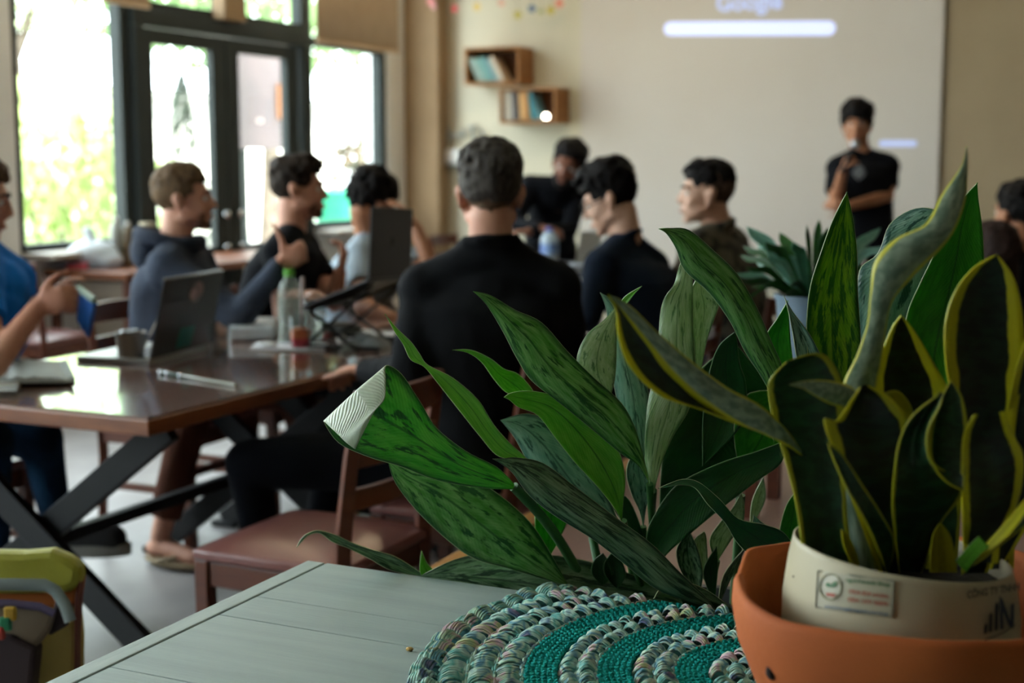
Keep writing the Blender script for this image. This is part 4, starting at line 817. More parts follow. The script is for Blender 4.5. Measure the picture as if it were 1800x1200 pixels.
# 6 man with glasses, navy sweater
H = P(1074, 352, 5.1); f = (RTv * -1 + FHv * .22).normalized()
J = dict(neck=P(1100, 420, 5.1), shL=P(1060, 470, 4.98), shR=P(1142, 470, 5.25), elL=P(1034, 560, 4.9), wrL=P(960, 570, 5.15), elR=P(1160, 560, 5.3), wrR=P(1060, 590, 5.45), pelvis=Vector((-1.66, 4.84, .56)), hiplat=Vector((0, -1, 0)), front=f, bend=RTv * .05,
         knL=Vector((-2.15, 4.7, .52)), knR=Vector((-2.15, 4.98, .52)), anL=Vector((-2.2, 4.7, .1)), anR=Vector((-2.2, 4.98, .1)), ftL=Vector((-1, 0, 0)), ftR=Vector((-1, 0, 0)))
person('man with glasses and curly dark hair in a navy sweater looking down', H, f, 'light', f_navy, f_dkp, J, W=1.05, pitch=.38, glasses=True, shoe='dark', collar=.012,
       hairs=[dict(m=h_dark, top=.04, side=.008, nape=-.05, front=.07, size=.02, n=560, curly=1, fringe=.03)])
# 7 man in camouflage shirt
H = P(1243, 342, 5.4); f = (RTv * -1 + FHv * .05).normalized()
J = dict(neck=P(1262, 402, 5.42), shL=P(1222, 436, 5.3), shR=P(1288, 430, 5.6), elL=P(1200, 520, 5.15), wrL=P(1150, 560, 5.3), elR=P(1290, 520, 5.7), wrR=P(1230, 560, 5.75), pelvis=Vector((-1.45, 5.38, .56)), hiplat=Vector((0, -1, 0)), front=f,
         knL=Vector((-1.95, 5.3, .52)), knR=Vector((-1.95, 5.5, .52)), anL=Vector((-1.95, 5.3, .1)), anR=Vector((-1.95, 5.5, .1)), ftL=Vector((-1, 0, 0)), ftR=Vector((-1, 0, 0)))
person('man with a short black crop in a camouflage shirt facing left', H, f, 'light', f_camo, f_dkp, J, shoe='dark', collar=.018,
       hairs=[dict(m=h_dark, top=.022, side=.003, nape=.03, front=.072, size=.016, n=480, curly=.3, zlow=.045, fringe=.02), dict(m=hair_mat('black_fade', '#5c4a40', '#3b302a'), top=.001, side=.001, nape=-.05, n=360, size=.01, name='hair_fade', curly=.2)])
# 8 presenter with microphone
D = 8.2; H = P(1506, 222, D); f = (FHv * -1 + RTv * -.28).normalized()
pel = P(1520, 440, D); 
J = dict(neck=P(1514, 270, D + .05), shR=P(1474, 296, D), shL=P(1560, 292, D + .05), elR=P(1468, 360, D - .12), wrR=P(1481, 302, D - .3), elL=P(1560, 345, D - .05), wrL=P(1492, 362, D - .25), pelvis=Vector((pel.x, pel.y, .9)), front=f)
for s, o in (('R', -.1), ('L', .1)): J['kn' + s] = Vector((pel.x, pel.y, .5)) + RTv * o * 1.1; J['an' + s] = Vector((pel.x, pel.y, .1)) + RTv * o * 1.3
def micgrip(b, M): pass
r8, M8 = person('young man in a black T-shirt standing with a microphone before the screen', H, f, 'tan', f_blk2, f_dkp, J, sleeve=.66, shoe='dark', shirt_inf=.018,
       hands={'R': (Z * 1 + RTv * .25, RTv * 1 - FHv * .2, -1, (1.2, 1.2, .8), 'grip'), 'L': (RTv * -1 + Z * .1, FHv, 1, (.5, .5, .4))},
       hairs=[dict(m=h_dark, top=.045, side=.02, nape=-.045, front=.05, size=.024, n=560, curly=.6, fringe=.02)])
pc = J['wrR'] + Z * .1 + RTv * .03 - FHv * .045; t = thing('microphone', 'silver headed black microphone held by the presenter', 'microphone', pc)
md = (Z * .8 + RTv * .35 - FHv * .1).normalized(); MB().cap(pc - md * .11, pc + md * .04, .011, .014, 14).build('mic_handle', m_black, t, smooth=True); MB().ell(pc + md * .06, .027).build('mic_head', mat('mic_mesh', '#b7bcc4', .3, metal=.8), t, smooth=True)
mid = (J['shR'] + J['shL']) / 2; em = P(1510, 303, D - .165)
pp = [em + RTv * (.042 * cos(k * pi / 4) * (1 if k % 2 == 0 else .8)) + Z * (.048 * sin(k * pi / 4) * (1 if k % 2 == 0 else .8)) for k in range(8)]
MB().poly(pp, f * .003).build('shirt_print', mat('shirt_print_grey', '#85898d', .8, col2='#4c4f52', nscale=30), r8)
# 9 person in bright blue at the left edge
d = 4.0; H = P(-48, 350, 4.05); f = (RTv * .95 + FHv * .25).normalized()
J = dict(neck=P(-42, 432, 4.05), shR=P(-40, 500, 3.88), shL=P(18, 492, 4.22), elR=P(-12, 640, 3.72), wrR=P(66, 540, 3.82), elL=P(64, 500, 4.3), wrL=P(84, 524, 4.02), pelvis=Vector((-3.36, 3.05, .57)), hiplat=Vector((0, 1, 0)), front=f,
         knR=P(-20, 775, 3.85), knL=P(72, 772, 4.12), anR=P(-10, 960, 3.95), anL=P(98, 918, 4.2), ftR=Vector((.7, .7, 0)), ftL=(RTv + Z * .0).normalized())
J['elL'] = P(40, 560, 4.3)
person('person in a bright blue T-shirt and jeans at the left edge holding a blue book', H, f, 'fair', f_blue, f_jean, J, sleeve=.5, shoe='sneaker', pitch=.2, shirt_inf=.02,
       hands={'R': (RTv * .9 + Z * .3, FHv, 1, (.9, 1.0, .6)), 'L': (RTv * .9 - Z * .1, -FHv, -1, (.9, 1.0, .6))}, hairs=[dict(m=h_brown, top=.025, side=.008, n=420)])
# hand-held blue book and clip
a = P(133, 520, 3.95); t = thing('blue_book', 'bright blue book with a pale spine held by the person in the blue T-shirt', 'book', P(140, 560, 3.95))
q = [P(139, 510, 3.97), P(165, 530, 3.9), P(152, 592, 3.9), P(134, 562, 3.97)]
MB().poly(q, (q[1] - q[0]).cross(q[3] - q[0]).normalized() * .012).build('cover', mat('blue_cover', '#0b4f9c', .5), t, bevel=.002)
MB().bar(P(137, 506, 3.97), P(166, 528, 3.9), .016, .016).build('spine', mat('pale_spine', '#9fb7ad', .5), t, bevel=.003); MB().bar(P(104, 514, 3.95), P(136, 507, 3.96), .016, .008).build('clip', mat('clip_grey', '#8b9090', .35), t, bevel=.002)
# 10, 11 seated listeners at the right edge
H = P(1786, 405, 6.0); f = (FHv + RTv * -.5).normalized()
def simpleJ(H, f, up=.0, seat=.56):
    l = Z.cross(f); n = H + Vector((0, 0, -.155)) - f * .02; pe = Vector((H.x, H.y, seat)) - f * .04
    J = dict(neck=n, shL=n + l * .17 - Z * .06, shR=n - l * .17 - Z * .06, pelvis=pe, front=f, hiplat=l)
    for s, sg in (('L', 1), ('R', -1)): J['el' + s] = J['sh' + s] - Z * .27 + f * .05 + l * sg * .04; J['wr' + s] = J['el' + s] + f * .22 + Z * .02 - l * sg * .05; J['kn' + s] = pe + f * .45 + l * sg * .12 - Z * .03; J['an' + s] = J['kn' + s] - Z * .42; J['ft' + s] = f
    return J
H.z = 1.13; J = simpleJ(H, f); person('listener with short black hair at the right edge, farther back', H, f, 'tan', f_blk2, f_dkp, J, shoe='dark', hairs=[dict(m=h_dark, top=.03, side=.012, n=480, size=.02)])
chair('chair of the black haired listener at the right edge', J['pelvis'].x, J['pelvis'].y, atan2(-f.x, f.y))
H = P(1738, 470, 4.7); f = (FHv + RTv * -.3).normalized(); J = simpleJ(H, f, seat=.5)
H.z = P(1738, 458, 4.7).z; J = simpleJ(H, f, seat=.52)
person('listener with long dark brown hair at the right edge, behind the snake plant', H, f, 'tan', fabric('charcoal_top', '#1a1a1c', '#222226'), f_dkp, J, shoe='dark', hairs=[dict(m=hair_mat('hair_chestnut', '#241a17', '#3a2c28'), top=.02, side=.016, nape=-.06, n=480, size=.018, curly=.1, long=16)])
chair('chair of the long haired listener at the right edge', J['pelvis'].x, J['pelvis'].y, atan2(-f.x, f.y))
# ================================================================= FOREGROUND TABLE, MAT
m_sage = mat('sage_painted_wood', '#82928f', .5, col2='#8e9d99', nscale=3, stretch=(1, 9, 1), bump=.12, bscale=26, spec=.35, detail=8)
m_sage_e = mat('sage_edge_paint', '#8c9a96', .5, col2='#98a5a0', nscale=5, stretch=(9, 1, 1), bump=.1, bscale=30, spec=.35)
m_seam = mat('dark_seam', '#22302f', .8)
SX0, SX1, SY0, SY1 = -1.166, .42, .3, 1.757
t = thing('painted_table', 'sage green painted plank table in the foreground under the crochet mat', 'table', ((SX0 + SX1) / 2, 1.0, 0))
bw = .031
MB().box((SX0 + bw / 2, (SY0 + SY1) / 2, TT - .0175), (bw, SY1 - SY0, .035)).build('edge_board', m_sage_e, t, bevel=.002)
ys = [SY1, 1.575, 1.487, 1.27, 1.02, .78, .54, SY0]
for i in range(len(ys) - 1):
    g = (.0012, .0022, .0016)[i % 3] if i else .0
    MB().box(((SX0 + bw + .0035 + SX1) / 2, (ys[i] - g / 2 + ys[i + 1] + g / 2) / 2, TT - .015), (SX1 - SX0 - bw - .0035, ys[i] - ys[i + 1] - g, .03)).build('plank', m_sage, t, bevel=.0012)
MB().box(((SX0 + SX1) / 2, (SY0 + SY1) / 2, TT - .034), (SX1 - SX0 - .02, SY1 - SY0 - .02, .006)).build('under_board', m_seam, t)
for x in (SX0 + .1, SX1 - .06):
    for y in (SY0 + .06, SY1 - .06): MB().box((x, y, (TT - .037) / 2), (.06, .06, TT - .037)).build('leg', m_sage_e, t, bevel=.004)
p = onz(720, 1144, TT); t = thing('corn_crumb', 'tiny golden crumb on the sage green table', 'crumb', p)
MB().ell(p + Vector((0, 0, .0028)), (.0052, .0038, .0028), Matrix.Rotation(.5, 3, 'Z'), 7, 5).build('crumb', mat('golden_crumb', '#b8924c', .5, col2='#d0b070', nscale=200), t)
# crochet mat ------------------------------------------------------
MC = Vector((-.3685, 1.564, 0)); YE = SY1 + .003
def drape(v, up=0.0):
    x, y, z = v; h = z - TT
    if y > YE:
        s = y - YE; a = min(s / .016, pi / 2); yy = YE + (.016) * sin(a) * .9; zz = TT - .016 * (1 - cos(a)); ex = max(0, s - .016 * pi / 2)
        return Vector((x, yy + h * sin(a), zz - ex + h * cos(a)))
    return Vector(v)
m_yarn = bpy.data.materials.new('variegated_yarn'); m_yarn.use_nodes = True; q = m_yarn.node_tree; bs = q.nodes['Principled BSDF']; bs.inputs['Roughness'].default_value = .9; bs.inputs['Sheen Weight'].default_value = .1; bs.inputs['Specular IOR Level'].default_value = .1
tc = q.nodes.new('ShaderNodeTexCoord'); n1 = q.nodes.new('ShaderNodeTexNoise'); n1.inputs['Scale'].default_value = 24; n1.inputs['Detail'].default_value = 2; q.links.new(tc.outputs['Object'], n1.inputs[0]); rp = q.nodes.new('ShaderNodeValToRGB'); e = rp.color_ramp.elements
for i, (ps, c_) in enumerate([(.2, '#b094a6'), (.3, '#4a6488'), (.37, '#bcdccf'), (.43, '#63a8a2'), (.48, '#c2dac6'), (.53, '#5a8fa6'), (.575, '#b6d2b6'), (.62, '#cdaabb'), (.68, '#b9c08f'), (.76, '#5f9f94')]):
    el = e[i] if i < 2 else e.new(ps); el.position = ps; el.color = hx(c_)
q.links.new(n1.outputs[0], rp.inputs[0]); q.links.new(rp.outputs[0], bs.inputs['Base Color'])
m_teal = mat('teal_yarn', '#159089', .9, col2='#1fa097', nscale=60, bump=.3, bscale=400, spec=.1)
t = thing('crochet_mat', 'round crochet mat in teal and mixed pastel yarn rings on the sage table', 'mat', (MC.x, MC.y, TT))
b = MB(); n = 96; rs = [.0, .1, .2, .3, .4, .44]; vs = []
for r_ in rs:
    for j in range(n): a = 2 * pi * j / n; vs.append(drape((MC.x + r_ * cos(a), MC.y + r_ * sin(a), TT + .004)))
b.add(vs, [(i * n + j, i * n + (j + 1) % n, (i + 1) * n + (j + 1) % n, (i + 1) * n + j) for i in range(len(rs) - 1) for j in range(n)]).build('mat_backing', mat('backing_teal', '#2a6a68', .95), t, smooth='all')
rn5 = random.Random(5); b = MB()
def strand(b, r0, a0, r1, a1, h, rad, k=5, m=5):
    pts = []
    for i in range(k):
        u = i / (k - 1); r_ = r0 + (r1 - r0) * u; a = a0 + (a1 - a0) * u; pts.append(drape((MC.x + r_ * cos(a), MC.y + r_ * sin(a), TT + .004 + h * sin(pi * u) ** .7)))
    b.tube(pts, [rad * (.6 if i in (0, k - 1) else 1) for i in range(k)], m)
bands = [(.315, .447, 4), (.228, .272, 2), (.136, .184, 2), (.03, .095, 3)]
for (ra, rb, nr) in bands:
    dr = (rb - ra) / nr
    for i in range(nr):
        rr = ra + dr * (i + .5); outer = rb > .4 and i == nr - 1; N_ = int(2 * pi * rr / (.0245 if not outer else .034)); off = rn5.random()
        for j in range(N_):
            a = 2 * pi * (j + off + .5 * (i % 2)) / N_ + rn5.uniform(-.1, .1) * 2 * pi / N_; da = 2 * pi / N_; ht = .013 * rn5.uniform(.8, 1.2); jr = rn5.uniform(-.1, .1) * dr
            if outer:
                for k in range(8): q = k - 3.5; strand(b, rr + jr - .008 + .003 * q, a - da * (.5 - .03 * abs(q)), rr + jr + .004 + .0034 * q, a + da * (.5 - .03 * abs(q)) , .016 * (1 - .1 * abs(q)) + rn5.uniform(-.0015, .0015), .0018, 6)
            else:
                for k in range(7):
                    q = (k - 3) / 3; aa = a + da * .24 * q; bul = .12 * (1 - q * q)
                    strand(b, rr - dr * (.46 + bul), aa * .7 + a * .3 - da * .1, rr + dr * (.46 + bul), aa + da * .12, ht * (1 - .35 * q * q) + rn5.uniform(-.0015, .0015), .00155, 6)
                for k in range(2): strand(b, rr - dr * (.52 - .1 * k), a - da * .5, rr - dr * (.5 - .1 * k), a + da * .5, .006 - .002 * k, .0019, 5)
    N_ = int(2 * pi * rb / .014)
    for j in range(N_):
        a = 2 * pi * j / N_; da = 2 * pi / N_; strand(b, ra - .001 + rn5.uniform(-.002, .002), a - da * .5, ra + .003, a + da * .6, .006, .002, 4)
b.build('mixed_yarn_rings', m_yarn, t, smooth='all')
b = MB()
for (ra, rb, nr) in [(.274, .313, 6), (.186, .227, 6), (.096, .135, 6), (.0, .03, 4)]:
    dr = (rb - ra) / nr
    for i in range(nr):
        rr = ra + dr * (i + .5); N_ = max(6, int(2 * pi * rr / .0092)); off = rn5.random()
        for j in range(N_):
            a = 2 * pi * (j + off) / N_; da = 2 * pi / N_
            for s_ in (1, -1): strand(b, rr - dr * .42 * s_, a - da * .12 + rn5.uniform(-.06, .06) * da, rr + dr * .1 * s_, a + da * .5, .0055 + .0022 * rn5.random(), .0024, 4, 5)
b.build('teal_yarn_rings', m_teal, t, smooth='all')
# ================================================================= POTS
m_terra = mat('terracotta', '#a4552c', .75, col2='#b1612f', nscale=5, bump=.12, bscale=70, spec=.25)
m_potw = mat('ivory_plastic_pot', '#b0a78d', .5, col2='#a59b80', nscale=4, spec=.4)
BC = P(1583, 1000, 1.36); BC.z = TT + .013
t_bowl = thing('terracotta_bowl', 'scalloped terracotta bowl on the crochet mat holding the ivory pot', 'bowl', BC)
def bang(a):    # world angle -> image angle
    v = Vector((cos(a), sin(a), 0)); return atan2(v.dot(FH), v.dot(RT)) % (2 * pi)
def rim_z(ph):
    K = [(0, .2), (.25, .2), (.5, .19), (.7, .19), (.8, .194), (.87, .178), (.94, .187), (1.0, .188), (1.1, .184), (1.2, .182), (1.3, .184), (1.42, .186), (1.54, .186), (1.655, .182), (1.668, .085), (1.84, .085), (1.87, .19), (2.0, .2)]
    u = (ph / pi) % 2
    for (a0, z0), (a1, z1) in zip(K, K[1:]):
        if u <= a1: w = (u - a0) / (a1 - a0); w = w * w * (3 - 2 * w); return z0 + (z1 - z0) * w
    return .2
def bowlfn(p, i, a):
    ph = bang(a); rz = rim_z(ph); f = p.z / .2; lob = 1 + .022 * cos(5 * ph + .6) * max(0, f) ** 2
    return Vector((p.x * lob, p.y * lob, p.z if f < .35 else p.z * (1 + (rz / .2 - 1) * (f - .35) / .65)))
prof = [(0, 0), (.07, 0), (.082, .004), (.11, .04), (.14, .09), (.158, .135), (.1645, .17), (.164, .192), (.1615, .2), (.157, .2), (.153, .19), (.151, .165), (.144, .13), (.125, .085), (.095, .04), (.06, .014), (0, .014)]
MB().lathe(prof, BC, 240, fn=bowlfn).build('bowl_body', m_terra, t_bowl, smooth='all')
def on_surf(px, py, Rf, cf, off=0):
    r = ray(px, py); lo, hi = .9, 1.36; 
    def g(s): p = CAM + r * s; c = cf(p.z); return sqrt((p.x - c.x) ** 2 + (p.y - c.y) ** 2) - Rf(p.z) - off
    s = .95
    for _ in range(200):
        if g(s) < 0: break
        s += .004
    lo = s - .004; hi = s
    for _ in range(24):
        m = (lo + hi) / 2
        if g(m) > 0: lo = m
        else: hi = m
    return CAM + r * lo
hp = on_surf(1357, 1180, lambda z: .11 + .0547 * min(1, max(0, (z - .8)) / .12) ** .6, lambda z: BC, 0)
t2 = MB().ell(hp, (.006, .006, .008), None, 14, 9).build('drain_hole', mat('hole_dark', '#1a0c06', .9), t_bowl, smooth=True)
PC0 = BC + Vector((0, 0, .016)); PH = .222
def pcen(z): k = (z - PC0.z); return PC0 + RT * (.0 + .0 * k)
PR = [(r, z * .925) for r, z in [(0, 0), (.088, 0), (.094, .006), (.106, .06), (.1135, .12), (.1125, .165), (.108, .2), (.1045, .216), (.1035, .2215), (.1015, .2225), (.0995, .219), (.1, .2), (.104, .16), (.1, .06), (.085, .01), (0, .01)]]
TILT = .13
def potfn(p, i, a):
    v = Vector((p.x, p.y, 0)); rr = v.dot(RT) ; return Vector((p.x, p.y, p.z - max(0, (p.z - .1) / .12) * rr * TILT))
t_pot = thing('ivory_plant_pot', 'ivory plastic pot with a printed sticker standing in the terracotta bowl', 'pot', PC0)
MB().lathe(PR, PC0, 80, fn=potfn).build('pot_body', m_potw, t_pot, smooth='all')
MB().lathe([(0, .182), (.098, .182)], PC0, 48, fn=potfn).build('soil', mat('dark_soil', '#15100b', .95, col2='#231a12', nscale=60, bump=.8, bscale=120), t_pot)
def potR(z):
    h = z - PC0.z; K = [(x, y) for x, y in PR[1:9]]
    for (r0, z0), (r1, z1) in zip(K, K[1:]):
        if h <= z1: return r0 + (r1 - r0) * max(0, (h - z0)) / (z1 - z0)
    return .1035
def pp_(px, py, off=.0008): return on_surf(px, py, potR, pcen, off)
def decal(name, corners, m, off, nx=10, ny=5):
    (x0, y0), (x1, y1), (x2, y2), (x3, y3) = corners; vs = []
    for j in range(ny + 1):
        for i in range(nx + 1):
            u, v = i / nx, j / ny; x = (x0 * (1 - u) + x1 * u) * (1 - v) + (x3 * (1 - u) + x2 * u) * v; y = (y0 * (1 - u) + y1 * u) * (1 - v) + (y3 * (1 - u) + y2 * u) * v; vs.append(pp_(x, y, off))
    return MB().add(vs, [(j * (nx + 1) + i, j * (nx + 1) + i + 1, (j + 1) * (nx + 1) + i + 1, (j + 1) * (nx + 1) + i) for j in range(ny) for i in range(nx)]).build(name, m, t_pot, smooth='all')
def dtext(name, s, px, py, wpx, hpx, m, off=.0018, slope=0, bold=False, par=None):
    vs, fs = text_mesh(s, 1.0, bold, 0); x0 = min(v.x for v in vs); x1 = max(v.x for v in vs); y0 = min(v.y for v in vs); y1 = max(v.y for v in vs)
    out = []
    for v in vs: u = (v.x - x0) / (x1 - x0); w = (v.y - y0) / (y1 - y0); out.append(pp_(px + u * wpx, py - w * hpx + slope * u * wpx, off))
    return MB().add(out, fs).build(name, m, par or t_pot)
PPO = pp_
def pp_(px, py, off=.0008): return PPO(px, py, off + .0012)
st = decal('sticker', [(1438, 1003), (1571, 1020), (1568, 1084), (1434, 1067)], mat('sticker_film', '#a39e88', .4), .0008)
MB().tube([pp_(x, y, .0012) for x, y in ((1438, 1003), (1505, 1011.5), (1571, 1020), (1569.5, 1052), (1568, 1084), (1501, 1075.5), (1434, 1067), (1436, 1035))], .0008, 5, closed=True).build('sticker_border', mat('border_grey', '#6d6f60', .6), st)
m_g = mat('print_green', '#3b6a42', .6); m_r = mat('print_red', '#9c5040', .6); m_b = mat('print_blue', '#3d5a78', .6); m_k = mat('print_navy', '#1b2430', .6)
dtext('sticker_text', 'ngoinhaxanh Shop', 1487, 1024, 77, 10, m_g, slope=.125, bold=True, par=st); dtext('sticker_text', '0904 824 wildlife', 1492, 1043, 70, 8, m_r, slope=.125, bold=True, par=st); dtext('sticker_text', '0984 1979 98899', 1490, 1057, 70, 8, m_r, slope=.125, bold=True, par=st); dtext('sticker_text', 'www.hoangduongxanh.com/shop', 1449, 1069, 112, 7, m_b, slope=.125, bold=True, par=st)
MB().tube([pp_(1460 + 19 * cos(2 * pi * j / 24), 1031 + 23 * sin(2 * pi * j / 24), .0016) for j in range(24)], .0007, 5, closed=True).build('sticker_ring', mat('ring_brown', '#7d7c58', .6), st)
MB().add([pp_(x, y, .002) for x, y in ((1450, 1026), (1456, 1023), (1461, 1028), (1460, 1032), (1453, 1031))], [(0, 1, 2, 3, 4)]).add([pp_(x, y, .002) for x, y in ((1461, 1032), (1463, 1024), (1471, 1020), (1471, 1027), (1466, 1032))], [(0, 1, 2, 3, 4)]).build('sticker_leaf', m_g, st)
MB().add([pp_(x, y, .002) for x, y in ((1452, 1041), (1468, 1043), (1468, 1049), (1452, 1047))], [(0, 1, 2, 3)]).build('sticker_patch', m_r, st)
dtext('pot_print', 'CÔNG TY TNHH', 1700, 1052, 92, 17, mat('print_grey', '#3d4346', .6), slope=-.16, bold='B')
for k, (x0, h_) in enumerate(((1729, 14), (1738, 30), (1748, 45))):
    MB().add([pp_(x0, 1114 - k * 3), pp_(x0 + 6, 1113 - k * 3), pp_(x0 + 7, 1113 - k * 3 - h_), pp_(x0 + 4, 1108 - k * 3 - h_), pp_(x0 + 1, 1115 - k * 3 - h_)], [(0, 1, 2, 3, 4)]).build('logo_bar', m_k, t_pot)
MB().add([pp_(x, y) for x, y in ((1758, 1105), (1757, 1046), (1763, 1054), (1776, 1092), (1777, 1062), (1783, 1060), (1782, 1104), (1775, 1104), (1763, 1074), (1764, 1106))], [tuple(range(10))]).build('logo_letter', mat('print_blue_dark', '#22344c', .6), t_pot)
MB().tube([pp_(x, y, .001) for x, y in ((1731, 1124), (1748, 1118), (1766, 1110), (1783, 1098))], .0007, 5).build('logo_swoosh', m_k, t_pot)
MB().ell(pp_(1395, 1013, .0), .0012, None, 6, 5).build('speck', m_k, t_pot)
# ================================================================= LEAVES
def leaf_mat(name, dark, mid, pale, kind='varieg', rough=.38, tl=.3, amt=.5, edge=None, midc=None, vein=.18):
    m = bpy.data.materials.new(name); m.use_nodes = True; t = m.node_tree; N = t.nodes.new; L = t.links.new; b = t.nodes['Principled BSDF']
    uv = N('ShaderNodeUVMap'); sp = N('ShaderNodeSeparateXYZ'); L(uv.outputs[0], sp.inputs[0])
    def mth(op, a, bb=None, c=None, clamp=False):
        x = N('ShaderNodeMath'); x.operation = op; x.use_clamp = clamp
        for i, q in enumerate((a, bb, c)):
            if q is None: continue
            if isinstance(q, (int, float)): x.inputs[i].default_value = q
            else: L(q, x.inputs[i])
        return x.outputs[0]
    def rgb(c): x = N('ShaderNodeRGB'); x.outputs[0].default_value = hx(c); return x.outputs[0]
    def mix(f, a, c): x = N('ShaderNodeMix'); x.data_type = 'RGBA'; L(f, x.inputs[0]); L(a, x.inputs[6]); L(c, x.inputs[7]); return x.outputs[2]
    u = mth('SUBTRACT', mth('MULTIPLY', sp.outputs[0], 2), 1); au = mth('ABSOLUTE', u); v = sp.outputs[1]
    if kind in ('varieg', 'plain'):
        cx_ = N('ShaderNodeCombineXYZ'); L(mth('MULTIPLY', u, 2.4), cx_.inputs[0]); L(mth('MULTIPLY', mth('SUBTRACT', v, mth('MULTIPLY', au, .14)), 5.0), cx_.inputs[1])
        n = N('ShaderNodeTexNoise'); n.inputs['Scale'].default_value = 1.6; n.inputs['Detail'].default_value = 6; n.inputs['Roughness'].default_value = .62; L(cx_.outputs[0], n.inputs[0])
        r = N('ShaderNodeMapRange'); r.inputs[1].default_value = amt - .035; r.inputs[2].default_value = amt + .035; L(n.outputs[0], r.inputs[0])
        n2 = N('ShaderNodeTexNoise'); n2.inputs['Scale'].default_value = 2.2; n2.inputs['Detail'].default_value = 2; L(cx_.outputs[0], n2.inputs[0])
        r2 = N('ShaderNodeMapRange'); r2.inputs[1].default_value = .35; r2.inputs[2].default_value = .65; L(n2.outputs[0], r2.inputs[0])
        base = mix(r2.outputs[0], rgb(mid), rgb(pale))
        if kind == 'varieg':
            em = N('ShaderNodeMapRange'); em.inputs[1].default_value = .72; em.inputs[2].default_value = .95; L(mth('ADD', au, mth('MULTIPLY', mth('SUBTRACT', n.outputs[0], .5), .6)), em.inputs[0])
            f = mth('MAXIMUM', mth('SUBTRACT', 1, r.outputs[0]), em.outputs[0]); base = mix(f, base, rgb(dark))
        mr = N('ShaderNodeMapRange'); mr.inputs[1].default_value = .05; mr.inputs[2].default_value = .02; L(au, mr.inputs[0]); base = mix(mth('MULTIPLY', mr.outputs[0], .75), base, rgb(midc or dark))
        er = N('ShaderNodeMapRange'); er.inputs[1].default_value = .97; er.inputs[2].default_value = .99; L(au, er.inputs[0]); base = mix(mth('MULTIPLY', er.outputs[0], .8), base, rgb(edge or '#b9c29a'))
        w = N('ShaderNodeTexWave'); w.wave_type = 'BANDS'; w.bands_direction = 'Y'; w.inputs['Scale'].default_value = 1.5; w.inputs['Distortion'].default_value = .6
        c2 = N('ShaderNodeCombineXYZ'); L(u, c2.inputs[0]); L(mth('MULTIPLY', mth('SUBTRACT', v, mth('MULTIPLY', au, .22)), 9), c2.inputs[1]); L(c2.outputs[0], w.inputs[0])
        bp = N('ShaderNodeBump'); bp.inputs['Strength'].default_value = vein; bp.inputs['Distance'].default_value = .0025; L(w.outputs[0], bp.inputs['Height']); L(bp.outputs[0], b.inputs['Normal'])
    else:
        cx_ = N('ShaderNodeCombineXYZ'); L(mth('MULTIPLY', u, 1.2), cx_.inputs[0]); L(mth('MULTIPLY', v, 16), cx_.inputs[1])
        n = N('ShaderNodeTexNoise'); n.inputs['Scale'].default_value = 1.4; n.inputs['Detail'].default_value = 5; L(cx_.outputs[0], n.inputs[0])
        r = N('ShaderNodeMapRange'); r.inputs[1].default_value = .42; r.inputs[2].default_value = .6; L(n.outputs[0], r.inputs[0]); base = mix(r.outputs[0], rgb(dark), rgb(mid))
        c3 = N('ShaderNodeCombineXYZ'); L(mth('MULTIPLY', v, 5), c3.inputs[1]); n3 = N('ShaderNodeTexNoise'); n3.inputs['Scale'].default_value = 1.5; L(c3.outputs[0], n3.inputs[0])
        em = N('ShaderNodeMapRange'); em.inputs[1].default_value = amt - .02; em.inputs[2].default_value = amt + .03; L(mth('ADD', au, mth('MULTIPLY', mth('SUBTRACT', n3.outputs[0], .5), .25)), em.inputs[0]); base = mix(em.outputs[0], base, rgb(pale))
    L(base, b.inputs['Base Color']); b.inputs['Roughness'].default_value = rough; b.inputs['Specular IOR Level'].default_value = .55
    tr = N('ShaderNodeBsdfTranslucent'); L(base, tr.inputs[0]); mx = N('ShaderNodeMixShader'); mx.inputs[0].default_value = tl; L(b.outputs[0], mx.inputs[1]); L(tr.outputs[0], mx.inputs[2]); L(mx.outputs[0], t.nodes['Material Output'].inputs[0])
    return m
